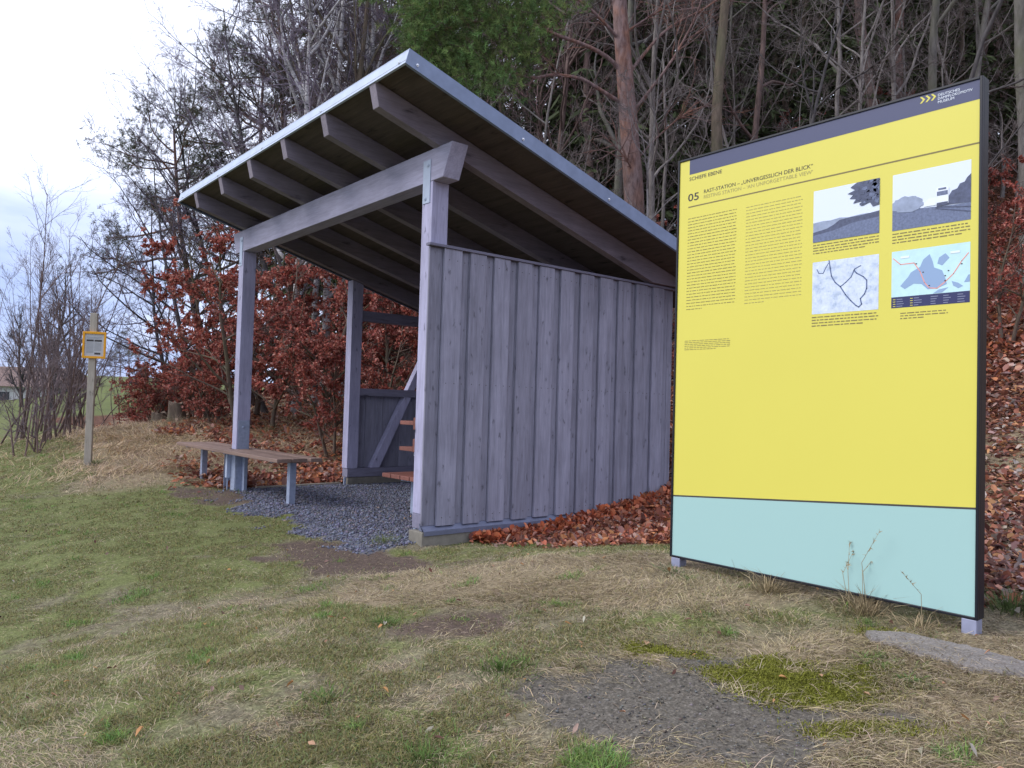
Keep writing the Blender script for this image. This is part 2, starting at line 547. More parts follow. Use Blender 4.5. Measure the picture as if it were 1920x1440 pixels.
nt.links.new(c, b.inputs['Base Color']); b.inputs['Roughness'].default_value = 0.95; b.inputs['Specular IOR Level'].default_value = 0.1
bump(nt, f_fine, b, 0.5, 0.012)
g = link_mesh('ground', me, gm); tag(g, kind='structure')

# gravelly path slab at the right edge
pa = MB()
a0 = Vector((*path_a, 0)); b0 = Vector((*path_b, 0))
pc = [gp(1618, 1190), gp(1700, 1192), gp(1810, 1212), gp(1925, 1248), gp(2060, 1300), gp(2050, 1350), gp(1925, 1278), gp(1860, 1270), gp(1730, 1236), gp(1640, 1208)]
m_, ntp, bp = new_mat('path_surface')
vv = objvec(ntp)
fp = noise(ntp, vv, 120, 4, 0.7); fq = noise(ntp, vv, 5, 5, 0.6)
cp = mixc(ntp, 1.0, ramp(ntp, fp, [(0.25, (0.11, 0.098, 0.09)), (0.5, (0.20, 0.18, 0.168)), (0.75, (0.33, 0.305, 0.285))]), ramp(ntp, fq, [(0.3, 0.75), (0.7, 1.1)]), 'MULTIPLY')
ntp.links.new(cp, bp.inputs['Base Color']); bp.inputs['Roughness'].default_value = 0.95
bump(ntp, fp, bp, 0.6, 0.008)
def subdiv_poly(pts, n=8, jit=0.006):
    out = []
    for i in range(len(pts)):
        p, q = np.array(pts[i]), np.array(pts[(i + 1) % len(pts)])
        for k in range(n):
            t = k / n
            out.append(tuple(p * (1 - t) + q * t + rng.normal(0, jit, 2)))
    return out
up_ = np.array([gp(1618, 1190), gp(1700, 1192), gp(1810, 1212), gp(1925, 1248), gp(2060, 1300)]); lo_ = np.array([gp(1632, 1206), gp(1730, 1236), gp(1830, 1264), gp(1925, 1282), gp(2050, 1350)])
tq = np.linspace(0, 4, 49); iq = np.minimum(tq.astype(int), 3); fq_ = (tq - iq)[:, None]
up_ = up_[iq] * (1 - fq_) + up_[iq + 1] * fq_ + rng.normal(0, .006, (49, 2)); lo_ = lo_[iq] * (1 - fq_) + lo_[iq + 1] * fq_ + rng.normal(0, .006, (49, 2))
K = 9; pv = []
for i in range(49):
    for j in range(K):
        q = up_[i] * (1 - j / (K - 1)) + lo_[i] * j / (K - 1)
        pv.append((q[0], q[1], float(zg(*q)) * .35 + float(zsmooth(*q)) * .65 + (-.02 if j in (0, K - 1) or i in (0, 48) else .016)))
pa.add(pv, [(i * K + j, i * K + j + 1, (i + 1) * K + j + 1, (i + 1) * K + j) for i in range(48) for j in range(K - 1)])
tag(pa.build('path', m_), kind='structure')

# ================================================================== SHELTER
sh = thing('shelter', 'grey wooden open-fronted rest shelter with sloping metal-edged roof', 'shelter', (-2.2, 1.6, -0.11))
TAN = math.tan(0.2753)
ZB, ZT = 3.107, 3.396
PW, PD = 0.162, 0.177
YR = 3.38
def rb(y):  # underside of the rafters
    return 3.395 - TAN * y
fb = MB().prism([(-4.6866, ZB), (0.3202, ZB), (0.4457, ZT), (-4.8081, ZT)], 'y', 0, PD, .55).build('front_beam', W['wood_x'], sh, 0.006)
def bracket(x0, x1, parent):
    m = MB().box(x0, x1, -0.007, -0.001, 2.915, 3.305)
    for z in (2.955, 3.255):
        m.bolt(((x0 + x1) / 2 + (.02 if z > 3 else -.012), -0.007, z), (0, -1, 0), 0.016)
    return m.build('bracket', GALV_F, parent)
# posts
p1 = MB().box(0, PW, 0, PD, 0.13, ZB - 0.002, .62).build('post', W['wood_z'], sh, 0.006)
bracket(0.013, 0.128, p1)
ft = MB().box(0.004, 0.045, 0.01, 0.05, -0.16, 0.0).box(0.004, 0.15, 0.02, 0.16, -0.012, -0.002).build('foot', GALV, p1)
p2 = MB().box(-4.55, -4.55 + PW, 0, PD, 0.43, ZB - 0.002, .45).build('post', W['wood_z'], sh, 0.006)
bracket(-4.525, -4.43, p2)
sp = MB().box(-4.389, -4.381, 0.015, 0.165, -0.2, 0.82)
sp.bolt((-4.381, 0.085, 0.73), (1, 0, 0), 0.022).bolt((-4.381, 0.085, 0.30), (1, 0, 0), 0.016)
sp.box(-4.552, -4.4, 0.0, 0.012, -0.2, 0.42)
sp.build('steel_foot', GALV, p2)
MB().box(-4.62, -4.555, -0.055, 0.0, 0.04, 0.40).build('junction_box', GALV_F, p2, 0.006)
MB().cyl((-4.585, -0.03, 0.04), (-4.585, -0.03, -0.2), 0.008).build('conduit', GALV, p2)
for x0, x1, y0, z0 in ((-4.55, -4.55 + PW, 1.649, 0.13), (0, PW, 1.649, 0.13), (-4.55, -4.55 + PW, YR - PD, 0.13), (0, PW, YR - PD, 0.13)):
    zt0, zt1 = (rb(y0) - .004, rb(y0 + PD) - .004) if x0 < -1 else (min(2.51, rb(y0) - .2), min(2.51, rb(y0 + PD) - .2))
    MB().prism([(y0, z0), (y0 + PD, z0), (y0 + PD, zt1), (y0, zt0)], 'x', x0, x1, .4).build('post', W['wood_z'], sh, 0.005)
# rafters with ends cut back
xr = np.linspace(-4.423, 0.1675, 6)
for i, x in enumerate(xr):
    yf = -0.626; d = 0.2
    yb = 3.95
    poly = [(yf, rb(yf)), (yf - 0.05, rb(yf - 0.05) + d), (yb, rb(yb) + d), (yb + .03, rb(yb + .03))]
    if i == 5:
        poly = [(yf, rb(yf)), (yf - 0.05, rb(yf - 0.05) + d), (yb, rb(yb) + d), (yb, 2.548), (2.93, 2.548)]
    MB().prism(poly, 'x', x, x + 0.1, .35 + .3 * random.random()).build('rafter', W['rafter'], sh, 0.004)
# beams at mid and rear
MB().prism([(YR - PD, rb(YR) - .2), (YR - .02, rb(YR) - .2), (YR - .02, rb(YR) - .003), (YR - PD, rb(YR) - .003)], 'x', -4.388, -0.002, .4).build('rear_beam', W['wood_x'], sh, 0.004)
# roof deck and fascia
FX0, FX1, FY = -5.076, 0.754, -0.681
zd = lambda y: 3.765 + 0.022 - TAN * (y - FY)
YE = 4.1
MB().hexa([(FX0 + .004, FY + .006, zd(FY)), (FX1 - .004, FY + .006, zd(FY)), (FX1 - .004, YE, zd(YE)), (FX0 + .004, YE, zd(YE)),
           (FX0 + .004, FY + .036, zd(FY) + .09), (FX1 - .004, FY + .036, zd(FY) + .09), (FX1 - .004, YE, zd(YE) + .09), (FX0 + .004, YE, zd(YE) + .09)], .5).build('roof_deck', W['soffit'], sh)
rl = FY + 0.035
MB().hexa([(FX0 - .002, rl - .004, zd(rl) + .1), (FX1 + .002, rl - .004, zd(rl) + .1), (FX1 + .002, YE, zd(YE) + .093), (FX0 - .002, YE, zd(YE) + .093),
           (FX0 - .002, rl - .004, zd(rl) + .104), (FX1 + .002, rl - .004, zd(rl) + .104), (FX1 + .002, YE, zd(YE) + .098), (FX0 - .002, YE, zd(YE) + .098)]).build('roof_sheet', GALV_F, sh)
ff = MB()
zb0 = 3.765; sy = 0.127 * math.sin(.2753); cz = 0.127 * math.cos(.2753)
ff.hexa([(FX0, FY, zb0), (FX1, FY, zb0), (FX1, FY + .005, zb0), (FX0, FY + .005, zb0), (FX0, FY + sy, zb0 + cz), (FX1, FY + sy, zb0 + cz), (FX1, FY + sy + .006, zb0 + cz), (FX0, FY + sy + .006, zb0 + cz)])
ff.hexa([(FX0, FY + .005, zb0), (FX1, FY + .005, zb0), (FX1, FY + .02, zb0 - .004), (FX0, FY + .02, zb0 - .004), (FX0, FY + .005, zb0 + .003), (FX1, FY + .005, zb0 + .003), (FX1, FY + .02, zb0 - .001), (FX0, FY + .02, zb0 - .001)])
f1 = ff.build('front_fascia', GALV_F, sh)
for x in (0.65, -0.735, -2.138, -3.514, -4.89):
    MB().bolt((x, FY + .008, 3.797), (0, -1, .28), 0.013).build('screw', BOLT, f1)
for sx, x in ((1, FX1), (-1, FX0)):
    s = MB(); e = 0.004 * sx
    zbot = lambda y: 3.765 - TAN * (y - FY)
    s.hexa([(x - e, FY + .002, zbot(FY)), (x + e, FY + .002, zbot(FY)), (x + e, YE, zbot(YE)), (x - e, YE, zbot(YE)), (x - e, FY + sy, zb0 + cz), (x + e, FY + sy, zb0 + cz), (x + e, YE, zbot(YE) + .132), (x - e, YE, zbot(YE) + .132)])
    s.hexa([(x - 6 * e, FY + .02, zbot(FY + .02) - .005), (x + 1.5 * e, FY + .0, zbot(FY) - .005), (x + 1.5 * e, YE, zbot(YE) - .005), (x - 6 * e, YE, zbot(YE) - .005), (x - 6 * e, FY + .02, zbot(FY + .02) - .001), (x + 1.5 * e, FY, zbot(FY) - .001), (x + 1.5 * e, YE, zbot(YE) - .001), (x - 6 * e, YE, zbot(YE) - .001)])
    f2 = s.build('side_fascia', GALV_SHADE, sh)
    if sx > 0:
        for y in (-0.573, 0.537, 1.648, 2.75):
            MB().bolt((x + .004, y, 3.7736 - TAN * (y + .573)), (1, 0, 0), 0.013).build('screw', BOLT, f2)
# right wall: sill timber, boards and battens, cap, flashing, plinth
MB().box(0.0, PW, 0, YR, 0.0, 0.128, .6).build('sill_beam', W['wood_y'], sh, 0.004)
CZ0, CZ1 = 0.030, 2.512
bd = MB()
y = -0.022; k = 0
while y < YR - .02:
    w1 = 0.142 if k == 0 else 0.288
    bd.box(PW + .003, PW + .024, y, min(y + w1 - .004, YR), CZ0 + .004, CZ1 - .002, random.uniform(.3, .62)); y += w1; k += 1
y = 0.122
while y < YR - .1:
    bd.box(PW + .0245, PW + .051, y + random.uniform(-.004, .004), y + .192 + random.uniform(-.006, .006), CZ0 - .006 + random.uniform(-.003, .003), CZ1, random.uniform(.5, .95)); y += 0.2875
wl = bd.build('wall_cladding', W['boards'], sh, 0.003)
nl = MB()
y = 0.122
while y < YR - .1:
    for z in (CZ0 + .07, 1.3, CZ1 - .1):
        for dy in (.05, .14):
            nl.cyl((PW + .050, y + dy, z), (PW + .0525, y + dy, z), .0045, .0045, 6)
    for z in (CZ0 + .07, 1.3, CZ1 - .1):
        nl.cyl((PW + .023, y + .24, z), (PW + .0258, y + .24, z), .0045, .0045, 6)
    y += .2875
nl.build('nail', flat('rusty_nail', (0.06, 0.05, 0.055), .7), wl)
MB().box(PW - .0, PW + .066, -0.05, YR + .02, CZ1 + .001, CZ1 + .026, .35).build('wall_cap', W['wood_y'], sh, 0.003)
MB().prism([(PW + .0, 0.055), (PW + .058, 0.03 - .04), (PW + .085, -0.005), (PW + .085, -0.045), (PW + .08, -0.045), (PW + .08, -.012), (PW + .0, -.003)], 'y', -0.03, YR, .5).build('flashing', LEAD, sh)
MB().box(0.02, PW + .074, -0.045, YR, -0.35, -0.004 - .01).build('plinth', CONC, sh, 0.006)
# left wall, rear half
xl = -4.55
MB().box(xl, xl + PW, 1.66, YR, 0.0, 0.128, .45).build('sill_beam', W['wood_y'], sh, 0.004)
MB().box(xl + .03, xl + PW - .01, 1.68, YR, -0.35, -0.004).build('plinth', CONC, sh, 0.006)
MB().box(xl + .12, xl + .15, 1.62, 1.65, -0.2, 0.0).build('foot', GALV, sh)
for z0, z1 in ((1.21, 1.321), (2.335, 2.49)):
    MB().box(xl + .03, xl + PW - .012, 1.649 + PD, YR - PD, z0, z1, .35).build('rail', W['wood_y'], sh, 0.004)
bb = MB(); y = 1.70
while y < YR:
    bb.box(xl - .004, xl + .026, y, min(y + .297, YR), 0.10, 1.319, random.uniform(.2, .7)); y += .302
bb.build('wall_cladding', W['boards'], sh, 0.003)
def brace(y0, z0, y1, z1, wd):
    d = Vector((y1 - y0, z1 - z0)).normalized(); nrm = Vector((-d.y, d.x)) * wd / 2
    return [(y0 + nrm.x, z0 + nrm.y), (y0 - nrm.x, z0 - nrm.y), (y1 - nrm.x, z1 - nrm.y), (y1 + nrm.x, z1 + nrm.y)]
bm_ = MB()
bm_.prism([(2.06, .129), (2.21, .129), (2.74, 1.209), (2.61, 1.209)], 'x', xl + .03, xl + PW - .02, .6)
bm_.prism([(2.665, 1.322), (2.795, 1.322), (3.2, 2.15), (3.2, 2.40)], 'x', xl + .03, xl + PW - .02, .6)
bm_.build('brace', W['wood_z'], sh, 0.004)
# rear wall to half height
rw = MB(); x = xl + PW
while x < 0:
    rw.box(x, min(x + .297, 0), YR - .03, YR, -.05, 1.319, random.uniform(.2, .7)); x += .302
rw.build('wall_cladding', W['boards'], sh, 0.003)
MB().box(xl + PW, 0, YR - .14, YR - .031, 1.21, 1.321, .35).build('rail', W['wood_x'], sh, 0.004)

# ================================================================== BENCH round the front post
bn = thing('bench', 'long backless brown plank bench built around the front left shelter post', 'bench', (-4.4, 0.06, -0.12))
ZS = 0.438
for y0, y1, x0, x1, t in ((-.223, -.045, -6.247, -2.5, .7), (-.035, .145, -6.247, -4.562, .5), (-.035, .145, -4.378, -2.5, .45), (.187, .337, -6.247, -2.5, .6)):
    MB().box(x0, x1, y0, y1, ZS - .045, ZS, t).build('seat_plank', W['bench'], bn, 0.006)
for x in (-5.84, -2.73):
    zf = float(zg(x, .06))
    MB().box(x - .04, x + .04, .02, .1, zf - .1, ZS - .058).box(x - .03, x + .03, -.2, .31, ZS - .057, ZS - .046).build('leg', GALV, bn, 0.004)
for x in (-4.71, -4.27):
    MB().box(x - .045, x + .045, .06, .1, -.25, ZS - .058).box(x - .05, x - .044, -.02, .1, -.25, ZS - .058).box(x - .03, x + .03, -.2, .31, ZS - .057, ZS - .046).build('leg', GALV, bn)

# picnic bench inside
pb = thing('seating_bench', 'reddish brown plank bench with backrest standing inside the shelter', 'bench', (-1.3, 1.4, -0.11))
for i in range(4):
    x0 = -1.612 + i * .19
    MB().box(x0, x0 + .178, .62, 2.5, .29, .335, .4 + .1 * i).build('seat_plank', W['red_y'], pb, .005)
for z0, z1 in ((.60, .74), (.835, .962)):
    MB().box(-1.005, -.965, .62, 2.5, z0, z1, .5).build('backrest_board', W['red_y'], pb, .005)
for z0 in (.605, .883):
    s = MB().box(-1.268, -1.007, .62, 2.4, z0, z0 + .042, .8 if z0 > .7 else .4).build('shelf_plank', W['red_y'], pb, .004)  # upper shelf toned lighter, light falling on it painted in
    q = MB()
    for y in (.7, 2.3):
        q.box(-1.10, -1.093, y, y + .03, z0 - .045, z0).box(-1.04, -1.033, y, y + .03, z0 - .045, z0).box(-1.10, -1.033, y, y + .03, z0 - .052, z0 - .045)
    q.build('bracket', WHITE, s)
for y in (.85, 2.2):
    MB().box(-1.58, -.93, y, y + .05, .24, .289).box(-1.37, -1.31, y, y + .05, -.2, .24).box(-.96, -.91, y, y + .05, -.2, .97).build('leg', GALV, pb)

# ================================================================== INFORMATION BOARD (big, yellow)
ib = thing('information_board', 'tall yellow and pale teal information board in a black frame on steel feet', 'information board', (3.75, 0.04, 0.16))
XL, XRr, ZBt, ZTp = 2.8953, 4.5868, 0.2222, 2.6482
frm = MB()
frm.box(XL, XRr, 0.02, 0.075, ZBt, ZTp)
frm.box(XL, XL + .012, -.003, .021, ZBt, ZTp).box(XRr - .012, XRr, -.003, .021, ZBt, ZTp)
frm.box(XL + .012, XRr - .012, -.003, .021, ZBt, ZBt + .012).box(XL + .012, XRr - .012, -.003, .021, ZTp - .012, ZTp)
frm.build('frame', BLACK, ib, 0.002)
XI0, XI1, ZI0, ZI1 = XL + .0125, XRr - .0125, ZBt + .0125, ZTp - .0125
zl = lambda x: 0.5905 + (x - 2.9) * 0.0717
pn = MB().prism([(XI0, zl(XI0)), (XI1, zl(XI1)), (XI1, ZI1), (XI0, ZI1)], 'y', 0.004, 0.0195).build('panel', YEL, ib)
MB().prism([(XI0, ZI0), (XI1, ZI0), (XI1, zl(XI1) - .0005), (XI0, zl(XI0) - .0005)], 'y', 0.004, 0.0195).build('lower_panel', TEAL, ib)
def sheet(poly, mat, name, parent, d=1, tone=.5):
    return MB().prism(poly, 'y', 0.004 - .0007 * d, 0.0041 - .0007 * (d - 1) - .00015, tone).build(name, mat, parent)
def rect(x0, x1, z0, z1): return [(x0, z0), (x1, z0), (x1, z1), (x0, z1)]
sheet([(XI0, zl(XI0) - .004), (XI1, zl(XI1) - .004), (XI1, zl(XI1) + .005), (XI0, zl(XI0) + .005)], INK, 'divider_line', ib)
bh = sheet(rect(2.979, XI1, 2.5455, ZI1), BAND, 'header_band', ib)
sheet(rect(2.9745, XI1, 2.343, 2.3505), INK3, 'heading_line', ib)
def text(s, x, z, width, height, mat, name, parent, d=1, bold=0.0):
    cu = bpy.data.curves.new('t', 'FONT'); cu.body = s; cu.size = 1.0; cu.extrude = 0; cu.resolution_u = 3; cu.offset = bold
    o = bpy.data.objects.new('t', cu); COL.objects.link(o)
    dg = bpy.context.evaluated_depsgraph_get()
    me = bpy.data.meshes.new_from_object(o.evaluated_get(dg))
    bpy.data.objects.remove(o)
    n = len(me.vertices); co = np.empty(n * 3, np.float32); me.vertices.foreach_get('co', co); co = co.reshape(-1, 3)
    sxx = width / (co[:, 0].max() - co[:, 0].min()); szz = height / 0.73
    l = root_loc(parent)
    out = np.stack([(co[:, 0] - co[:, 0].min()) * sxx + x - l.x, np.full(n, 0.004 - .0007 * d) - l.y, co[:, 1] * szz + z - l.z], 1)
    me.vertices.foreach_set('co', out.astype(np.float32).ravel()); me.update(); me.name = name
    return link_mesh(name, me, mat, parent)
text('SCHIEFE EBENE', 2.979, 2.5072, .232, .0225, INK, 'lettering', ib, bold=.008)
text('05', 2.9715, 2.3825, .079, .047, INK, 'lettering', ib, bold=.012)
text('RAST-STATION \u2013 \u201eUNVERGESSLICH DER BLICK\u201c', 3.087, 2.4115, .692, .0225, INK, 'lettering', ib, bold=.006)
text('RESTING STATION \u2013 \u2018AN UNFORGETTABLE VIEW\u2019', 3.087, 2.3795, .692, .0215, INK2, 'lettering', ib)
for i, s in enumerate(('DEUTSCHES', 'DAMPFLOKOMOTIV', 'MUSEUM')):
    text(s, 4.397, 2.6085 - i * .0165, (.094, .147, .07)[i], .0125, WHITE, 'lettering', bh, 2)
cv = MB()
for i in range(3):
    x0 = 4.3165 + i * .0245
    cv.prism([(x0, 2.6275), (x0 + .009, 2.6275), (x0 + .0235, 2.612), (x0 + .009, 2.5965), (x0, 2.5965), (x0 + .0135, 2.612)], 'y', 0.0026, 0.003)
cv.build('arrow_emblem', YEL, bh)
R2 = random.Random(11)
def words(x0, x1, ztop, zbot, n, mat, name, last=1.0, dens=.42):
    m = MB(); p = (ztop - zbot) / max(n - 1, 1)
    for i in range(n):
        z = ztop - i * p; x = x0; xe = x1 if i < n - 1 else x0 + (x1 - x0) * last
        while x < xe - .006:
            wl_ = min(R2.uniform(.008, .034), xe - x)
            m.prism(rect(x, x + wl_, z - p * dens * .5 * R2.uniform(.8, 1.2), z + p * dens * .5), 'y', 0.0033, 0.0036)
            x += wl_ + .0055
    return m.build(name, mat, ib)
words(2.975, 3.317, 2.2745, 1.722, 31, INK3, 'text_column', .33, .2)
words(3.379, 3.724, 2.272, 1.725, 31, INK2, 'text_column', .36, .2)
words(2.969, 3.29, 1.5305, 1.478, 6, INK3, 'small_print', .7, .3)
words(3.788, 4.131, 1.994, 1.951, 4, INK3, 'caption', .8, .36)
words(4.196, 4.54, 1.990, 1.947, 4, INK3, 'caption', .9, .36)
words(3.787, 4.133, 1.615, 1.57, 4, INK3, 'caption', .8, .36)
words(4.238, 4.45, 1.603, 1.578, 3, INK3, 'caption', .5, .36)
# the two photographs and two maps
PHD = flat('photo_dark_blue', (0.075, 0.09, 0.155), .5, 0, 60, .35); PHM = flat('photo_mid_blue', (0.13, 0.16, 0.26), .5, 0, 80, .3); PHL = flat('photo_pale_sky', (0.66, 0.73, 0.86), .5)
PHH = flat('photo_haze_blue', (0.27, 0.32, 0.44), .5, 0, 30, .2)
MAPC = flat('map_cyan', (0.50, 0.72, 0.78), .5, 0, 25, .08); MAPB = flat('map_lake_blue', (0.25, 0.36, 0.55), .5); RED = flat('map_red_route', (0.75, 0.3, 0.24), .5)
def blob(cx, cz, rx, rz, n=28, j=.25, seed=0):
    r = random.Random(seed); return [(cx + rx * (1 + r.uniform(-j, j)) * math.cos(2 * math.pi * i / n), cz + rz * (1 + r.uniform(-j, j)) * math.sin(2 * math.pi * i / n)) for i in range(n)]
def clip(poly, x0, x1, z0, z1):
    return [(min(max(x, x0), x1), min(max(z, z0), z1)) for x, z in poly]
# landscape photo
a, b_, c_, d_ = 3.787, 4.132, 2.0095, 2.2815
ph = sheet(rect(a, b_, c_, d_), PHL, 'landscape_photo', ib)
sheet([(a, c_), (b_, c_), (b_, 2.105), (4.08, 2.117), (4.04, 2.118), (3.98, 2.113), (3.93, 2.119), (3.88, 2.113), (3.84, 2.116), (a, 2.112)], PHH, 'hill_print', ph, 2)
sheet([(a, c_), (b_, c_), (b_, 2.12), (4.05, 2.113), (3.99, 2.112), (3.93, 2.107), (3.90, 2.088), (3.86, 2.072), (a, 2.062)], PHD, 'meadow_print', ph, 3)
sheet([(a, c_), (b_, c_), (b_, 2.09), (4.0, 2.082), (3.9, 2.058), (a, 2.046)], PHM, 'meadow_print', ph, 4)
tr = [(b_, d_), (4.02, d_), (3.985, 2.262), (4.01, 2.245), (3.97, 2.232), (4.0, 2.222), (3.982, 2.205), (4.015, 2.198), (4.0, 2.178), (4.04, 2.182), (4.05, 2.158), (4.085, 2.17), (4.1, 2.145), (b_, 2.15)]
sheet(tr, PHD, 'tree_print', ph, 5)
for i in range(46):
    x = 4.132 - abs(R2.gauss(0, .06)); z = min(max(2.165 + R2.uniform(0, .115) - .0, 2.15), 2.277)
    if x < 3.96: continue
    e = R2.uniform(.006, .013); sheet(clip(blob(x, z, e, e * .8, 9, .4, i), a, b_, c_, d_), PHD if R2.random() < .7 else PHM, 'leaf_print', ph, 6 if i % 2 else 7)
# train photo
a, b_, c_, d_ = 4.195, 4.5415, 2.006, 2.279
ph = sheet(rect(a, b_, c_, d_), PHL, 'train_photo', ib)
sheet([(a, c_), (b_, c_), (b_, 2.085), (4.47, 2.085), (4.40, 2.09), (4.33, 2.095), (a, 2.12)], PHM, 'ground_print', ph, 2)
sheet([(4.42, 2.09), (b_, 2.085), (b_, 2.215), (4.525, 2.20), (4.515, 2.182), (4.495, 2.178), (4.485, 2.158), (4.462, 2.152), (4.452, 2.135)], PHD, 'bush_print', ph, 3)
sheet(clip(blob(4.262, 2.125, .075, .038, 30, .12, 3), a, b_, c_, d_), PHH, 'bush_print', ph, 4)
sheet([(4.395, 2.098), (4.448, 2.098), (4.449, 2.17), (4.44, 2.178), (4.40, 2.178), (4.392, 2.17)], WHITE, 'train_print', ph, 5)
sheet([(4.398, 2.138), (4.445, 2.138), (4.445, 2.158), (4.398, 2.158)], PHM, 'window_print', ph, 6)
sheet([(4.404, 2.164), (4.438, 2.164), (4.438, 2.173), (4.404, 2.173)], PHM, 'window_print', ph, 6)
sheet([(4.398, 2.09), (4.446, 2.09), (4.446, 2.106), (4.398, 2.106)], PHD, 'train_print', ph, 6)
sheet([(4.34, 2.098), (4.394, 2.098), (4.394, 2.135), (4.36, 2.132), (4.34, 2.115)], WHITE, 'train_print', ph, 5)
for dz in (0, -.022):
    sheet([(4.39, 2.087 + dz * .3), (b_, 2.062 + dz), (b_, 2.067 + dz), (4.40, 2.09 + dz * .3)], PHD, 'rail_print', ph, 4)
# line map
a, b_, c_, d_ = 3.787, 4.133, 1.6315, 1.9045
m_, ntm, bm2 = new_mat('line_map_print')
vm = objvec(ntm, (1, 1, 1)); f = noise(ntm, vm, 22, 6, .65); f2 = noise(ntm, vm, 70, 4, .6)
cm = ramp(ntm, f, [(0.3, (0.33, 0.42, 0.58)), (0.48, (0.58, 0.66, 0.80)), (0.7, (0.68, 0.75, 0.86))])
cm = mixc(ntm, 1.0, cm, ramp(ntm, f2, [(.3, .85), (.6, 1.0)]), 'MULTIPLY')
ntm.links.new(cm, bm2.inputs['Base Color'])
ph = sheet(rect(a, b_, c_, d_), m_, 'line_map', ib)
def poly_line(pts, wd):
    m = MB(); p = [Vector(q) for q in pts]
    for q0, q1 in zip(p[:-1], p[1:]):
        d = (q1 - q0).normalized(); n = Vector((-d.y, d.x)) * wd / 2; e = d * wd * .3
        m.prism([tuple(q0 - e + n), tuple(q0 - e - n), tuple(q1 + e - n), tuple(q1 + e + n)], 'y', .0025, .0029)
    return m
NVY = flat('map_navy', (0.10, 0.14, 0.27), .5)
um = lambda u, v: (a + (b_ - a) * u, d_ - (d_ - c_) * v)
poly_line([um(*q) for q in ((.26, .0), (.28, .15), (.30, .3), (.36, .43), (.44, .52), (.52, .68), (.60, .80), (.68, .9), (.72, .93), (.76, .88), (.74, .78), (.80, .70), (.83, .6), (.83, .45), (.78, .38), (.68, .30), (.64, .24))], .006).build('route_print', NVY, ph)
poly_line([um(*q) for q in ((.44, .52), (.52, .45), (.60, .36), (.65, .22), (.74, .17))], .005).build('route_print', NVY, ph)
poly_line([um(*q) for q in ((.07, .14), (.10, .22), (.17, .23), (.21, .13), (.25, .05))], .004).build('route_print', NVY, ph)
# area map
a, b_, c_, d_ = 4.195, 4.541, 1.6305, 1.9045
ph = sheet(rect(a, b_, 1.683, d_), MAPC, 'area_map', ib)
um = lambda u, v: (a + (b_ - a) * u, d_ - (d_ - c_) * v)
bl_ = [um(*q) for q in ((.12, .62), (.22, .48), (.26, .4), (.38, .32), (.42, .2), (.5, .12), (.54, .25), (.56, .36), (.66, .42), (.70, .56), (.72, .66), (.60, .72), (.48, .72), (.40, .62), (.30, .60), (.18, .68))]
sheet(bl_, MAPB, 'lake_print', ph, 2)
sheet([um(*q) for q in ((.62, .2), (.7, .14), (.75, .22), (.66, .34), (.6, .3))], MAPB, 'lake_print', ph, 2)
sheet([um(*q) for q in ((.55, .80), (.62, .74), (.74, .72), (.66, .80))], MAPB, 'lake_print', ph, 2)
sheet([um(*q) for q in ((.78, .62), (.86, .66), (.92, .72), (.86, .75), (.80, .70))], MAPB, 'lake_print', ph, 2)
sheet([um(*q) for q in ((.93, .66), (.98, .54), (1.0, .54), (1.0, .66))], MAPB, 'lake_print', ph, 2)
q = poly_line([um(*q) for q in ((.02, .12), (.12, .24), (.3, .24), (.38, .4), (.44, .6), (.5, .7), (.6, .72), (.7, .62), (.8, .5), (.9, .3), (.98, .18))], .004); q.build('route_print', RED, ph)
q2 = MB()
for u, v in ((.33, .26), (.42, .42), (.5, .66), (.7, .52), (.74, .44), (.9, .35), (.7, .6)):
    x, z = um(u, v); q2.prism(blob(x, z, .004, .003, 8, 0), 'y', .0021, .0024)
q2.build('marker_print', INK, ph)
for u, v in ((.18, .12), (.82, .14)):
    x, z = um(u, v); sheet(rect(x - .02, x + .02, z - .005, z + .005), WHITE, 'name_plate_print', ph, 3)
lg = sheet(rect(a, b_, c_, 1.6828), flat('legend_navy', (0.03, 0.035, 0.11), .5), 'legend_strip', ib)
q = MB(); q3 = MB()
for i, x in enumerate((4.22, 4.30, 4.375, 4.43, 4.49)):
    for z in (1.671, 1.660, 1.649, 1.638):
        q.prism(rect(x, x + R2.uniform(.02, .036), z - .0018, z + .0018), 'y', .0025, .0029)
        if i < 2: q3.prism(rect(x - .017, x - .005, z - .0014, z + .0014), 'y', .0025, .0029)
q.build('legend_print', flat('legend_grey', (0.2, 0.22, 0.33), .5), lg); q3.build('legend_print', YEL, lg)
for x0, x1 in ((2.907, 2.97), (4.521, 4.583)):
    MB().box(x0, x1, -.001, .066, float(zg(x0, 0)) - .1, ZBt + .0).build('foot', flat('foot_steel', (0.30, 0.32, 0.44), .5, .3, 20, .15), ib, .003)

# ================================================================== SMALL INFO POST
ix, iy, iz = at(168, 12.0)
iz = float(zg(ix, iy))
ip = thing('sign_post', 'square wooden post with a small orange framed notice at the lawn edge', 'sign post', (ix, iy, iz))
yaw = math.radians(17)
fx = Vector((math.cos(yaw + math.atan2(CR[1], CR[0]) - math.radians(0)), math.sin(yaw + math.atan2(CR[1], CR[0])), 0)); fn = Vector((fx.y, -fx.x, 0))
def rbox(m, u0, u1, d0, d1, z0, z1, tone=.5):
    o = Vector((ix, iy, iz))
    P = lambda u, d, z: tuple(o + fx * u + fn * d + Vector((0, 0, z)))
    return m.hexa([P(u0, d0, z0), P(u1, d0, z0), P(u1, d1, z0), P(u0, d1, z0), P(u0, d0, z1), P(u1, d0, z1), P(u1, d1, z1), P(u0, d1, z1)], tone)
ZI = 0.01 - iz
rbox(MB(), -.05, .05, -.1, .0, -.15, 2.385 + ZI).build('post', POSTW, ip, .006)
fz0, fz1 = 1.67 + ZI, 2.09 + ZI
fm = MB()
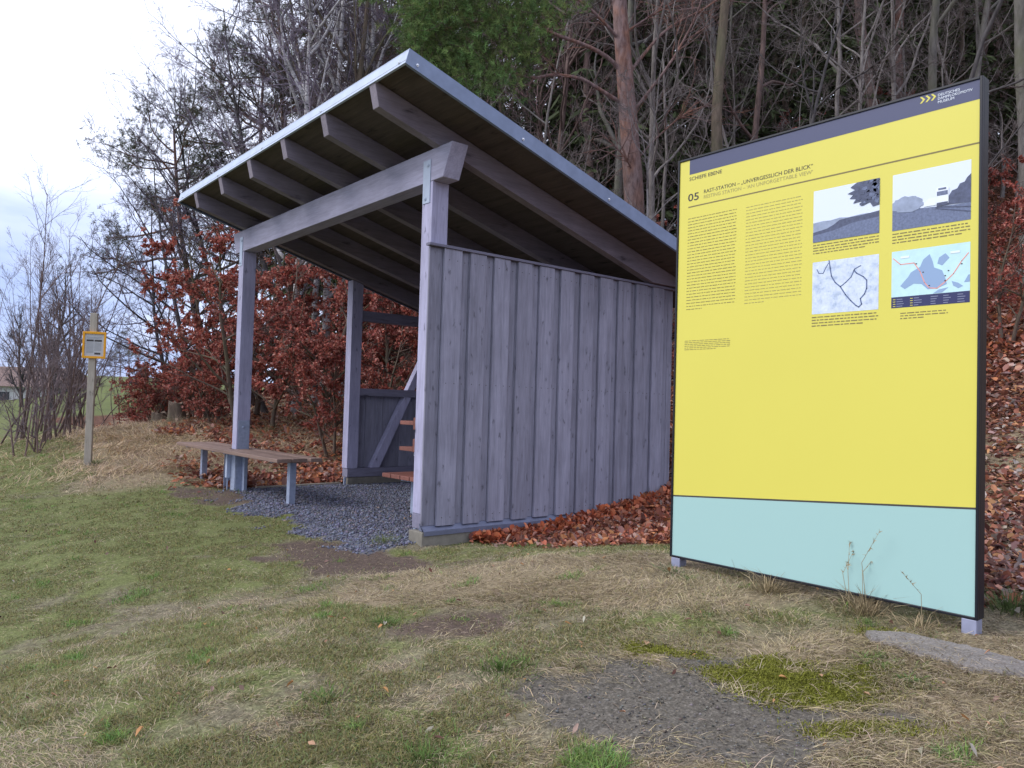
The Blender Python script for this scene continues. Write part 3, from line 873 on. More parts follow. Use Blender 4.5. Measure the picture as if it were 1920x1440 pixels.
for u0, u1, z0, z1 in ((-.135, -.105, fz0, fz1), (.165, .195, fz0, fz1), (-.105, .165, fz0, fz0 + .036), (-.105, .165, fz1 - .036, fz1)):
    rbox(fm, u0, u1, .002, .035, z0, z1)
fo = fm.build('notice_frame', ORANGE, ip, .004)
rbox(MB(), -.105, .165, .002, .016, fz0 + .036, fz1 - .036).build('notice_sheet', PAPER, fo)
q = MB()
GRY = flat('notice_grey', (0.30, 0.30, 0.31), .6)
for u0, u1, z0, z1 in ((-.08, .02, .265, .295), (.03, .135, .265, .295), (.035, .12, .062, .092)):
    rbox(q, u0, u1, .016, .0172, fz0 + z0, fz0 + z1)
q.build('notice_print', flat('notice_ink', (0.06, 0.055, 0.055), .6), fo)
q = MB()
for c0 in (-.08, .03):
    for i in range(9):
        if c0 > 0 and i > 6: continue
        rbox(q, c0, c0 + .1, .016, .0170, fz0 + .24 - i * .019, fz0 + .25 - i * .019)
for i in range(2):
    rbox(q, -.08, .13, .016, .017, fz0 + .31 + i * .018, fz0 + .318 + i * .018)
q.build('notice_print', GRY, fo)

# ================================================================== VEGETATION TOOLS
def unit(a):
    return a / np.maximum(np.linalg.norm(a, axis=-1, keepdims=True), 1e-9)


class Geo:
    """numpy collector for tubes and leaves"""
    def __init__(s):
        s.V = []; s.T = []; s.Q = []; s.C = []; s.n = 0

    def add(s, V, tris=None, quads=None, col=(.5, .5, .5)):
        V = np.asarray(V, np.float32).reshape(-1, 3)
        if tris is not None: s.T.append(np.asarray(tris, np.int64).reshape(-1, 3) + s.n)
        if quads is not None: s.Q.append(np.asarray(quads, np.int64).reshape(-1, 4) + s.n)
        col = np.asarray(col, np.float32)
        if col.ndim == 1: col = np.tile(col, (len(V), 1))
        s.V.append(V); s.C.append(col); s.n += len(V)

    def tubes(s, P, R, sides=4, col=(.5, .5, .5)):
        """P (m,n,3), R (m,n)"""
        m, n, _ = P.shape
        if m == 0: return
        T = np.empty_like(P); T[:, 1:-1] = P[:, 2:] - P[:, :-2]; T[:, 0] = P[:, 1] - P[:, 0]; T[:, -1] = P[:, -1] - P[:, -2]
        T = unit(T)
        mean = unit(T.mean(1))
        ref = np.where(np.abs(mean[:, 2:3]) > .75, np.array([[1., .13, 0]]), np.array([[.1, .2, 1.]]))
        A = unit(np.cross(T, ref[:, None, :])); B = np.cross(T, A)
        th = np.arange(sides) * 2 * np.pi / sides
        ring = A[:, :, None, :] * np.cos(th)[None, None, :, None] + B[:, :, None, :] * np.sin(th)[None, None, :, None]
        V = P[:, :, None, :] + ring * R[:, :, None, None]
        i = np.arange(m * n * sides).reshape(m, n, sides); j = np.roll(i, -1, 2)
        q = np.stack([i[:, :-1], j[:, :-1], j[:, 1:], i[:, 1:]], -1).reshape(-1, 4)
        col = np.asarray(col, np.float32)
        if col.ndim == 2: col = np.repeat(col, n * sides, 0)
        s.add(V.reshape(-1, 3), quads=q, col=col)

    def mesh(s, name, smooth=False):
        V = np.concatenate(s.V); Cc = np.concatenate(s.C)
        T = np.concatenate(s.T) if s.T else None; Q = np.concatenate(s.Q) if s.Q else None
        return np_mesh(name, V, T, Q, Cc, smooth)


def grow(rg, base, d0, L0, r0, levels):
    """returns a list per level of (points (m,n+1,3), radii (m,n+1))"""
    P0 = np.array([base], float) if np.ndim(base) == 1 else np.asarray(base, float)
    D0 = unit(np.array([d0], float) if np.ndim(d0) == 1 else np.asarray(d0, float))
    L = np.full(len(P0), L0, float) if np.ndim(L0) == 0 else np.asarray(L0, float)
    R = np.full(len(P0), r0, float) if np.ndim(r0) == 0 else np.asarray(r0, float)
    out = []
    for li, lv in enumerate(levels):
        n = lv['n']; m = len(P0)
        pts = np.empty((m, n + 1, 3)); pts[:, 0] = P0; d = D0.copy(); dirs = np.empty((m, n + 1, 3)); dirs[:, 0] = d
        for k in range(n):
            d = unit(d + rg.normal(0, lv['gnarl'], (m, 3)) + np.array([0, 0, lv.get('trop', 0)]) + np.array(lv.get('pull', (0, 0, 0))))
            pts[:, k + 1] = pts[:, k] + d * (L / n)[:, None]; dirs[:, k + 1] = d
        tt = np.linspace(0, 1, n + 1)
        rad = R[:, None] * (1 - (1 - lv.get('taper', .25)) * tt[None, :])
        if li == 0 and lv.get('flare'):
            rad[:, 0] *= 1.35
        out.append((pts, rad))
        if li + 1 >= len(levels): break
        k = lv['kids']
        pi = np.repeat(np.arange(m), k)
        t = rg.uniform(lv.get('t0', .3), lv.get('t1', 1.0), m * k)
        f = t * n; i0 = np.minimum(f.astype(int), n - 1); fr = (f - i0)[:, None]
        P1 = pts[pi, i0] * (1 - fr) + pts[pi, i0 + 1] * fr
        pd = dirs[pi, i0]
        q = unit(np.cross(pd, unit(rg.normal(0, 1, (m * k, 3)))))
        if lv.get('flat'):
            q[:, 2] *= lv['flat']; q = unit(q)
        ang = np.radians(rg.normal(lv['ang'], lv.get('angv', 12), m * k))[:, None]
        D0 = unit(pd * np.cos(ang) + q * np.sin(ang))
        sh_ = 1 - lv.get('shape', .5) * t
        L = L[pi] * lv['len'] * sh_ * rg.uniform(.65, 1.25, m * k)
        R = np.minimum(rad[pi, i0] * .7, R[pi] * lv['rr'] * rg.uniform(.7, 1.2, m * k))
        R = np.maximum(R, lv.get('rmin', .002)); P0 = P1
    return out


def bark(name, c0, c1, scale=14, stretch=.25, moss=None):
    m, nt, b = new_mat(name)
    v = objvec(nt, (scale, scale, scale * stretch))
    f = noise(nt, v, 1.0, 6, .65, .5); f2 = noise(nt, objvec(nt), .6, 4, .6)
    c = ramp(nt, f, [(.28, c0), (.5, tuple((a + b_) / 2 for a, b_ in zip(c0, c1))), (.72, c1)])
    if moss:
        c = mixc(nt, ramp(nt, f2, [(.45, 0.0), (.62, .8)]), c, moss)
    c = mixc(nt, 1.0, c, ramp(nt, f2, [(.3, .8), (.7, 1.15)]), 'MULTIPLY')
    nt.links.new(c, b.inputs['Base Color']); b.inputs['Roughness'].default_value = .9
    bump(nt, f, b, .5, .02)
    return m


def birch_bark():
    m, nt, b = new_mat('birch_bark')
    f = noise(nt, objvec(nt, (4, 4, 22)), 1.0, 5, .7, .8); f2 = noise(nt, objvec(nt), 2.2, 4, .6)
    c = ramp(nt, f, [(.38, (.05, .045, .045)), (.46, (.42, .40, .41)), (.7, (.6, .58, .59))])
    c = mixc(nt, ramp(nt, f2, [(.5, 0.0), (.62, .7)]), c, (.11, .10, .10))
    nt.links.new(c, b.inputs['Base Color']); b.inputs['Roughness'].default_value = .8
    return m


def pine_bark():
    m, nt, b = new_mat('pine_bark')
    v = objvec(nt, (16, 16, 5)); f = noise(nt, v, 1.0, 6, .65, .6)
    tc_ = nt.nodes.new('ShaderNodeTexCoord'); sp_ = nt.nodes.new('ShaderNodeSeparateXYZ'); nt.links.new(tc_.outputs['Object'], sp_.inputs[0])
    lo = ramp(nt, f, [(.3, (.045, .035, .032)), (.7, (.17, .13, .12))])
    hi_ = ramp(nt, f, [(.3, (.10, .06, .055)), (.7, (.30, .21, .20))])
    hi_ = mixc(nt, ramp(nt, noise(nt, objvec(nt, (3, 3, 1.6)), 1.0, 4, .6), [(.45, 0.0), (.6, 1.0)]), hi_, ramp(nt, f, [(.3, (.11, .05, .036)), (.7, (.32, .17, .125))]))
    ma = nt.nodes.new('ShaderNodeMapRange'); ma.inputs[1].default_value = 2.0; ma.inputs[2].default_value = 5.0
    nt.links.new(sp_.outputs['Z'], ma.inputs[0])
    c = mixc(nt, ma.outputs[0], lo, hi_)
    nt.links.new(c, b.inputs['Base Color']); b.inputs['Roughness'].default_value = .9
    bump(nt, f, b, .6, .02)
    return m


BK_GREY = bark('grey_bark', (.075, .068, .066), (.235, .215, .205), 10, .3, (.10, .105, .06))
BK_DARK = bark('dark_bark', (.03, .027, .028), (.10, .09, .09), 16, .25)
BK_BROWN = bark('brown_bark', (.06, .045, .035), (.21, .155, .12), 14, .25, (.09, .095, .05))
BK_RED = bark('reddish_bark', (.065, .045, .04), (.22, .15, .135), 14, .25)
BK_SAP = bark('sapling_bark', (.10, .088, .082), (.30, .27, .255), 18, .3)
BK_BIRCH = birch_bark(); BK_PINE = pine_bark()
TWIG = vcol('twig_colour', .9)
LEAF = vcol('dead_leaf', .75, .25)
NEEDLE = vcol('needle_colour', .7, .12)
GRASS = vcol('grass_blade', .75, .22)


def leaf_shapes(g, P, D, Nn, size, col, rg, curl=.25, narrow=.36):
    """ovate folded leaves: base P, direction D, normal Nn (k,3)"""
    k = len(P); D = unit(D); S = unit(np.cross(D, Nn)); Nn = unit(np.cross(S, D))
    size = size[:, None]; cu = rg.normal(0, curl, (k, 1)) * size; w = narrow * size * rg.uniform(.7, 1.2, (k, 1)); fo = rg.uniform(.0, .22, (k, 1)) * size
    b = P; m1 = P + D * size * .5 + Nn * cu * .5; t = P + D * size + Nn * (cu * 1.2 - .1 * size)
    l = P + D * size * .45 - S * w + Nn * (cu * .5 + fo); r = P + D * size * .45 + S * w + Nn * (cu * .5 + fo)
    l2 = P + D * size * .8 - S * w * .6 + Nn * (cu + fo * .8); r2 = P + D * size * .8 + S * w * .6 + Nn * (cu + fo * .8)
    V = np.stack([b, l, l2, t, r2, r, m1], 1)
    i = np.arange(k)[:, None] * 7
    tr = np.concatenate([i + np.array([[0, 6, 1]]), i + np.array([[1, 6, 2]]), i + np.array([[2, 6, 3]]), i + np.array([[3, 6, 4]]), i + np.array([[4, 6, 5]]), i + np.array([[5, 6, 0]])])
    g.add(V.reshape(-1, 3), tris=tr, col=np.repeat(col, 7, 0))


RUST = np.array([(.38, .10, .072), (.46, .14, .10), (.28, .08, .065), (.52, .22, .16), (.42, .135, .11), (.50, .27, .22), (.22, .07, .058)])
LITTER = np.array([(.31, .105, .065), (.39, .135, .075), (.20, .068, .048), (.44, .20, .13), (.33, .175, .145), (.42, .29, .24), (.13, .05, .038), (.47, .20, .09)])


def pick(pal, k, rg, jit=.18):
    c = pal[rg.integers(0, len(pal), k)]
    return np.clip(c * rg.uniform(1 - jit, 1 + jit, (k, 1)) * rg.uniform(.94, 1.06, (k, 3)), 0, 1)


def twig_col(k, rg, base=(.115, .095, .098)):
    return np.asarray(base)[None] * rg.uniform(.6, 1.4, (k, 1))


def finish_tree(root, lv, split, barkm, sides, rg, tw=(.115, .095, .098), extra=None, trunk_sides=9):
    gt = Geo()
    for i in range(split):
        gt.tubes(lv[i][0], lv[i][1], trunk_sides if i == 0 else 6)
    link_mesh('trunk', gt.mesh('trunk', True), barkm, root)
    gc = Geo()
    for i in range(split, len(lv)):
        gc.tubes(lv[i][0], lv[i][1], sides, twig_col(len(lv[i][0]), rg, tw))
    cr = link_mesh('crown', gc.mesh('crown'), TWIG, root)
    return cr


def proto_bare(name, label, cat, group, H, r, rg, limbs=16, ang=48, t0=.28, br=9, tw=8, lean=(0, 0), barkm=None, pull=(0, 0, 0), droop=0.0, limb_len=.42, gn=.05, twc=(.15, .122, .125), fine=5, trop=.10, lrr=.45):
    root = thing(name, label, cat, (0, 0, 0), group)
    lv = grow(rg, (0, 0, -.25), (lean[0], lean[1], 1), H, r, [
        dict(n=14, gnarl=gn, trop=.05, kids=limbs, t0=t0, ang=ang, angv=12, len=limb_len, rr=lrr, shape=.55, taper=.12, flare=1),
        dict(n=8, gnarl=.13, trop=trop, pull=pull, kids=br, t0=.2, ang=42, len=.42, rr=.45, shape=.4, taper=.2, rmin=.006),
        dict(n=6, gnarl=.16, trop=.06 - droop, pull=pull, kids=tw, t0=.15, ang=40, len=.45, rr=.5, shape=.4, taper=.3, rmin=.0035),
        dict(n=4, gnarl=.18, trop=.03 - droop * 1.5, kids=fine, t0=.1, ang=38, len=.42, rr=.55, shape=.3, taper=.4, rmin=.0022),
        dict(n=3, gnarl=.16, trop=-droop * 2, taper=.5)])
    finish_tree(root, lv, 2, barkm or BK_GREY, 3, rg, twc)
    return root, lv


def proto_beech(name, label, group, H, r, rg, limbs=14, nleaf=3500, multi=1, spread=55, lsize=.062):
    root = thing(name, label, 'beech', (0, 0, 0), group)
    bs = np.concatenate([rg.normal(0, .10, (multi, 2)), np.full((multi, 1), -.15)], 1) if multi > 1 else np.array([[0, 0, -.2]])
    ds = np.concatenate([rg.normal(0, .38 if multi > 1 else .05, (multi, 2)), np.ones((multi, 1))], 1)
    lv = grow(rg, bs, ds, np.full(multi, H) * rg.uniform(.7, 1, multi), np.full(multi, r), [
        dict(n=10, gnarl=.08, trop=.04, kids=limbs, t0=.12, ang=spread, angv=14, len=.46, rr=.45, shape=.55, taper=.15, flare=1),
        dict(n=7, gnarl=.15, trop=.03, kids=7, t0=.15, ang=45, len=.45, rr=.5, shape=.4, taper=.25, rmin=.004, flat=.5),
        dict(n=5, gnarl=.18, trop=.0, kids=4, t0=.15, ang=42, len=.55, rr=.6, shape=.3, taper=.4, rmin=.0028, flat=.4),
        dict(n=4, gnarl=.15, trop=-.03, taper=.5)])
    cr = finish_tree(root, lv, 2, BK_BROWN, 3, rg, (.12, .085, .075))
    pts = lv[3][0]; m, n, _ = pts.shape
    # leaves hang on some sprays and not on others
    keep = vnoise(pts[:, 0, 0] * 2.1 + 40, pts[:, 0, 1] * 2.1 + pts[:, 0, 2] * 2.6) > .36
    pts = pts[keep]; m = len(pts)
    i = rg.integers(0, m, nleaf); t = rg.uniform(0, n - 1.001, nleaf); i0 = t.astype(int); f = (t - i0)[:, None]
    P = pts[i, i0] * (1 - f) + pts[i, i0 + 1] * f
    D = unit(unit(pts[i, i0 + 1] - pts[i, i0]) + rg.normal(0, .7, (nleaf, 3)) + np.array([0, 0, -.55]))
    g = Geo(); leaf_shapes(g, P, D, unit(rg.normal(0, .6, (nleaf, 3)) + np.array([0, 0, .7])), lsize * rg.uniform(.65, 1.25, nleaf), pick(RUST, nleaf, rg), rg, .35, .33)
    link_mesh('foliage', g.mesh('foliage'), LEAF, root)
    return root


def needles(g, Cn, k, ln, wd, rg, base=(.04, .07, .02), up=.35, var=.4):
    """tufts of needles: k per centre"""
    m = len(Cn); c = np.repeat(Cn, k, 0)
    d = unit(rg.normal(0, 1, (m * k, 3)) + np.array([0, 0, up])); l = ln * rg.uniform(.6, 1.3, (m * k, 1))
    s = unit(np.cross(d, rg.normal(0, 1, (m * k, 3)))) * wd * .5
    o = c + rg.normal(0, ln * .25, (m * k, 3))
    V = np.stack([o - s, o + s, o + d * l], 1)
    tint = np.repeat(rg.uniform(1 - var, 1 + var, (m, 1)), k, 0) * rg.uniform(.7, 1.3, (m * k, 1))
    yl = np.repeat(rg.uniform(.85, 1.3, (m, 1)), k, 0)
    col = np.asarray(base)[None] * tint; col[:, 0:1] = col[:, 0:1] * yl
    g.add(V.reshape(-1, 3), tris=np.arange(m * k * 3).reshape(-1, 3), col=np.repeat(col, 3, 0))


def sprays(g, Cn, k, sl, ln, wd, rg, base, bias=(0, 0, .3), var=.4):
    """needle-set shoots: k needles round a short shoot at each centre"""
    m = len(Cn); d = unit(rg.normal(0, 1, (m, 3)) + np.array(bias)); d = np.repeat(d, k, 0)
    u = rg.uniform(0, 1, (m * k, 1)); c = np.repeat(Cn, k, 0) + d * u * sl
    q = unit(np.cross(d, rg.normal(0, 1, (m * k, 3)))); nd = unit(d * rg.uniform(.35, 1.0, (m * k, 1)) + q)
    w_ = unit(np.cross(nd, rg.normal(0, 1, (m * k, 3)))) * wd * .5; l = ln * rg.uniform(.7, 1.2, (m * k, 1))
    V = np.stack([c - w_, c + w_, c + nd * l], 1)
    tint = np.repeat(rg.uniform(1 - var, 1 + var, (m, 1)), k, 0) * rg.uniform(.75, 1.25, (m * k, 1)); yl = np.repeat(rg.uniform(.85, 1.3, (m, 1)), k, 0)
    col = np.asarray(base)[None] * tint; col[:, 0:1] *= yl
    g.add(V.reshape(-1, 3), tris=np.arange(m * k * 3).reshape(-1, 3), col=np.repeat(col, 3, 0))


def proto_spruce(name, label, group, H, r, rg, t0=.1, nb=150, dead=26):
    root = thing(name, label, 'spruce', (0, 0, 0), group)
    lv = grow(rg, (0, 0, -.3), (0, 0, 1), H, r, [dict(n=12, gnarl=.012, trop=.05, taper=.1, flare=1)])
    gt = Geo(); gt.tubes(lv[0][0], lv[0][1], 8)
    tr = lv[0][0][0]
    tz = lambda t: np.stack([np.interp(t * 12, np.arange(13), tr[:, i]) for i in range(3)], -1)
    # dead stubs low on the trunk
    t = rg.uniform(.04, t0 + .25, dead); az = rg.uniform(0, 6.28, dead)
    dl = grow(rg, tz(t), np.stack([np.cos(az), np.sin(az), rg.uniform(-.3, .25, dead)], -1), rg.uniform(.5, 1.6, dead), np.full(dead, .012), [dict(n=4, gnarl=.12, trop=-.02, taper=.3, kids=4, t0=.2, ang=45, len=.4, rr=.5), dict(n=3, gnarl=.15, taper=.4)])
    gt.tubes(dl[0][0], dl[0][1], 4); gt.tubes(dl[1][0], dl[1][1], 3)
    link_mesh('trunk', gt.mesh('trunk', True), BK_BROWN, root)
    g = Geo()
    t = t0 + (1 - t0) * rg.uniform(0, 1, nb) ** 1.15; az = rg.uniform(0, 6.28, nb)
    L = (.22 * H) * (1.03 - t) ** .8 * rg.uniform(.6, 1.1, nb) + .2
    bl_ = grow(rg, tz(t), np.stack([np.cos(az), np.sin(az), rg.uniform(-.05, .35, nb)], -1), L, np.full(nb, .02), [dict(n=6, gnarl=.06, trop=-.07, taper=.3)])
    g.tubes(bl_[0][0], bl_[0][1], 3, (.05, .04, .035))
    bp = bl_[0][0]
    # hanging twigs along each branch, as narrow ragged blades
    k = 22
    i = np.repeat(np.arange(nb), k); u = rg.uniform(.8, 6, nb * k) * .999; i0 = u.astype(int); f = (u - i0)[:, None]
    P = bp[i, i0] * (1 - f) + bp[i, i0 + 1] * f; bd_ = unit(bp[i, i0 + 1] - bp[i, i0])
    sd_ = unit(np.cross(bd_, np.array([[0, 0, 1.]]))) * np.where(rg.random((nb * k, 1)) < .5, 1, -1)
    d = unit(bd_ * rg.uniform(.2, .9, (nb * k, 1)) + sd_ * rg.uniform(.2, 1, (nb * k, 1)) + np.array([0, 0, -1]) * rg.uniform(.1, 1.0, (nb * k, 1)))
    ln = rg.uniform(.22, .6, (nb * k, 1)); wv = unit(np.cross(d, rg.normal(0, 1, (nb * k, 3)))) * rg.uniform(.03, .07, (nb * k, 1))
    V = np.stack([P - wv * .6, P + wv * .6, P + d * ln * .5 + wv, P + d * ln, P + d * ln * .55 - wv], 1)
    q = np.arange(nb * k)[:, None] * 5
    tr_ = np.concatenate([q + np.array([[0, 1, 2]]), q + np.array([[0, 2, 4]]), q + np.array([[4, 2, 3]])])
    col = np.array([(.066, .085, .038)]) * rg.uniform(.4, 1.7, (nb * k, 1)) * np.array([1, 1, 1])
    g.add(V.reshape(-1, 3), tris=tr_, col=np.repeat(col, 5, 0))
    link_mesh('crown', g.mesh('crown'), NEEDLE, root)
    return root


def proto_pine(name, label, group, H, r, rg, t0=.45, limbs=26, lean=(0, 0), clump=5, ll=.30):
    root = thing(name, label, 'pine', (0, 0, 0), group)
    lv = grow(rg, (0, 0, -.3), (lean[0], lean[1], 1), H, r, [
        dict(n=12, gnarl=.03, trop=.04, kids=limbs, t0=t0, ang=68, angv=14, len=ll, rr=.36, shape=.5, taper=.2, flare=1),
        dict(n=7, gnarl=.14, trop=.05, kids=7, t0=.35, ang=45, len=.4, rr=.5, shape=.3, taper=.3, rmin=.008, flat=.5),
        dict(n=4, gnarl=.2, trop=.05, taper=.5)])
    gt = Geo(); gt.tubes(lv[0][0], lv[0][1], 9); gt.tubes(lv[1][0], lv[1][1], 5); gt.tubes(lv[2][0], lv[2][1], 3)
    link_mesh('trunk', gt.mesh('trunk', True), BK_PINE, root)
    e = lv[2][0]; Cn = np.concatenate([e[:, j] for j in range(1, 5)] + [lv[1][0][:, -1]])
    Cn = np.repeat(Cn, 3, 0) + rg.normal(0, .17, (len(Cn) * 3, 3))
    g = Geo(); sprays(g, Cn, 22, .22, .11, .012, rg, (.085, .094, .06), (0, 0, .5), .45)
    link_mesh('crown', g.mesh('crown'), NEEDLE, root)
    return root


R_ = lambda s: np.random.default_rng(s)


def put(root, px, D, used, rotz=0., sc=1.0, label=None, group=None, dz=0.0):
    x, y, z = at(px, D)
    if id(root) not in used:
        used.add(id(root)); root.location = (x, y, z + dz); root.rotation_euler = (0, 0, rotz); root.scale = (sc,) * 3
        if label: root['label'] = label
        if group: root['group'] = group
        return root
    return dup(root, (x, y, z + dz), rotz, sc, label, group)


USED = set()
CAMLEFT = (-0.64, -0.77)
# ------------------------------------------------------------------ forest behind
G_SPR = 'dark spruces of the forest behind'; G_BARE = 'bare trees of the forest behind'; G_SAP = 'pale saplings at the forest edge'; G_PIN = 'pines of the forest behind'
L_SPR = 'dark green spruce standing in the dense forest behind'; L_BARE = 'tall bare grey tree among the forest trunks behind'; L_SAP = 'thin pale bare sapling at the forest edge behind'; L_PIN = 'tall pine with reddish trunk in the forest behind'
spr = [proto_spruce('spruce', L_SPR, G_SPR, 17 + 2 * i, .16 + .02 * i, R_(20 + i), t0=(.04, .12, .22)[i], nb=190) for i in range(3)]
bare = [proto_bare('bare_tree', L_BARE, 'bare tree', G_BARE, 13 + i, .10 + .015 * i, R_(30 + i), limbs=17, t0=.22, ang=46, br=8, tw=7, fine=5, lrr=.30, barkm=(BK_GREY, BK_BROWN, BK_RED)[i], twc=((.15, .125, .13), (.12, .09, .08), (.15, .095, .095))[i])[0] for i in range(3)]
sap = [proto_bare('sapling', L_SAP, 'sapling', G_SAP, 5.5 + i, .032 + .006 * i, R_(40 + i), limbs=15, t0=.15, ang=58, br=8, tw=6, fine=4, lrr=.36, barkm=BK_SAP, limb_len=.36, gn=.09, twc=(.15, .125, .12))[0] for i in range(3)]
pin = [proto_pine('pine_tree', L_PIN, G_PIN, 15 + i, .15 + .02 * i, R_(50 + i), t0=.45) for i in range(2)]
rg = R_(99)
taken = []
def free(x, y, dmin):
    for a, b in taken:
        if (a - x) ** 2 + (b - y) ** 2 < dmin * dmin: return False
    taken.append((x, y)); return True
def scatter(protos, n, pxr, Dr, dmin, scr=(.85, 1.15), cond=None):
    k = 0; tries = 0
    while k < n and tries < n * 40:
        tries += 1
        D = math.sqrt(rg.uniform(Dr[0] ** 2, Dr[1] ** 2)); px = rg.uniform(*pxr)
        x, y, z = at(px, D)
        if cond and not cond(px, D, x, y): continue
        if not free(x, y, dmin): continue
        put(protos[k % len(protos)], px, D, USED, rg.uniform(0, 6.28), rg.uniform(*scr)); k += 1
lim = lambda px, D, x, y: y > 6.0 + .0 * x and px > 500 + 5 * (40 - D)
scatter(spr, 64, (520, 2150), (27, 50), 2.0, (.8, 1.15), lim)
scatter(spr[1:], 18, (760, 2050), (19, 27), 2.2, (.55, .9), lambda px, D, x, y: y > 6)
scatter(pin, 16, (560, 2050), (20, 40), 1.6, (.85, 1.15), lim)
scatter(bare, 50, (520, 2080), (17, 36), 1.0, (.75, 1.15), lambda px, D, x, y: y > 5 and px > 430 + 4 * (36 - D))
scatter(sap, 30, (800, 2050), (12.5, 24), .9, (.8, 1.5), lambda px, D, x, y: y > 5.2)
scatter(spr, 12, (2200, 4200), (12, 30), 3.0, (.8, 1.1), lambda px, D, x, y: y > 4 and x > 7)  # more spruces out of view to the right, added to shade right-facing sides

# ------------------------------------------------------------------ birches and leaning bare trees left of the roof
birch = [proto_bare('birch_tree', 'white stemmed birch rising behind the shelter roof', 'birch', 'birches behind the roof', 14 + i, .105, R_(60 + i), limbs=20, t0=.18, ang=40, br=9, tw=7, fine=5, barkm=BK_BIRCH, droop=.10, limb_len=.33, gn=.03, twc=(.18, .15, .19))[0] for i in range(2)]
for i, (px, D, sc, dz) in enumerate(((556, 18.5, 1.05, 0), (590, 20.5, .95, 0), (606, 19, 1.1, 0), (642, 21, 1.0, 0), (690, 20, .95, 0), (724, 21, 1.0, 0))):
    put(birch[i % 2], px, D, USED, i * 1.1, sc)
TW_SKY = (.16, .135, .175)
for i, (px, D, H, r, ln, lab, lb) in enumerate((
        (625, 19.5, 11.5, .10, .62, 'bare tree leaning far out to the left over the shelter roof', 14),
        (715, 20.5, 13, .10, .42, 'bare tree leaning left close behind the highest roof corner', 12),
        (505, 20.5, 9.5, .085, .45, 'wide bare tree with long limbs reaching up-left beside the roof edge', 17),
        (400, 19, 7.2, .075, .35, 'bare tree with sweeping limbs standing left of the shelter', 17),
        (345, 20, 6.2, .07, .40, 'low twiggy bare tree nearest the open sky left of the shelter', 16))):
    t, lv = proto_bare('leaning_tree', lab, 'bare tree', None, H, r, R_(70 + i), limbs=lb, t0=.16, ang=46, br=9, tw=7, fine=4, lean=(CAMLEFT[0] * ln, CAMLEFT[1] * ln), pull=(CAMLEFT[0] * .05, CAMLEFT[1] * .05, .0), barkm=BK_DARK, limb_len=.46, gn=.06, twc=TW_SKY)
    put(t, px, D, USED)
# pines beside the roof
for i, (px, D, H, r, t0, lean, lab, lb, ll) in enumerate((
        (398, 21.5, 8.6, .13, .22, .16, 'dark pine with spreading boughs left of the front beam', 30, .36),
        (470, 23.5, 11.0, .15, .30, .1, 'dark pine just left of the shelter roof', 30, .28),
        (545, 25, 14.5, .17, .35, .05, 'tall dark pine behind the birches', 34, .26))):
    t = proto_pine('pine_tree', lab, None, H, r, R_(80 + i), t0=t0, limbs=lb, lean=(CAMLEFT[0] * lean, CAMLEFT[1] * lean), ll=ll)
    put(t, px, D, USED)

# ------------------------------------------------------------------ the near pine with orange limbs
HD = 14.0
hx, hy, hz = at(1188, HD)
hp = thing('pine_tree', 'near pine with orange limbs whose bright green boughs hang over the roof corner', 'pine', (hx, hy, hz))
def W3(px, py, D): return C + ray(px, py) * D - np.array([hx, hy, hz])
def spline(pts, n):
    pts = np.array(pts); t = np.linspace(0, len(pts) - 1, n); i = np.minimum(t.astype(int), len(pts) - 2); f = (t - i)[:, None]
    p0 = pts[np.maximum(i - 1, 0)]; p1 = pts[i]; p2 = pts[i + 1]; p3 = pts[np.minimum(i + 2, len(pts) - 1)]
    return .5 * (2 * p1 + (p2 - p0) * f + (2 * p0 - 5 * p1 + 4 * p2 - p3) * f ** 2 + (3 * p1 - p0 - 3 * p2 + p3) * f ** 3)
gt = Geo()
trk = spline([np.array([0, 0, -.3]), W3(1190, 420, HD), W3(1180, 250, HD), W3(1170, 120, HD), W3(1160, -20, HD), W3(1150, -260, HD), W3(1160, -480, HD)], 30)
gt.tubes(trk[None], np.linspace(.205, .09, 30)[None], 12)
limbs_ = [([W3(1160, 75, HD), W3(1140, 50, HD - .2), W3(1085, 0, HD - .5), W3(1010, -30, HD - .9)], .035),
          ([W3(1168, 140, HD), W3(1145, 112, HD - .1), W3(1105, 88, HD - .3), W3(1050, 68, HD - .5), W3(990, 48, HD - .8), W3(900, 40, HD - 1.2), W3(820, 60, HD - 1.5)], .045),
          ([W3(1160, 190, HD), W3(1120, 165, HD - .2), W3(1090, 148, HD - .3), W3(1040, 140, HD - .6), W3(985, 145, HD - .9), W3(900, 110, HD - 1.3), W3(820, 130, HD - 1.6)], .038),
          ([W3(1176, 142, HD), W3(1230, 75, HD + .3), W3(1270, 42, HD + .5), W3(1330, 10, HD + .7), W3(1400, -50, HD + 1)], .035),
          ([W3(1182, 215, HD), W3(1245, 135, HD - .3), W3(1285, 70, HD - .5), W3(1312, 10, HD - .7), W3(1330, -60, HD - .9)], .03),
          ([W3(1166, 65, HD), W3(1220, 30, HD + .2), W3(1290, -10, HD + .4)], .025),
          ([W3(1158, -60, HD), W3(1060, -90, HD - .6), W3(950, -60, HD - 1.2)], .035),
          ([W3(1190, 330, HD), W3(1175, 300, HD - .3), W3(1150, 270, HD - .5)], .025),
          ([W3(1190, 305, HD), W3(1235, 255, HD - .2), W3(1300, 205, HD - .4), W3(1370, 200, HD - .5)], .02)]
subs = []
rp = R_(123)
for pts, r in limbs_:
    s = spline(pts, 16); gt.tubes(s[None], np.linspace(r, r * .3, 16)[None], 7)
    i = rp.integers(5, 15, 12); subs.append((s[i], unit(s[np.minimum(i + 1, 15)] - s[i - 1])))
B0 = np.concatenate([a for a, _ in subs]); D0_ = unit(np.concatenate([b for _, b in subs]) + rp.normal(0, .5, (len(B0), 3)))
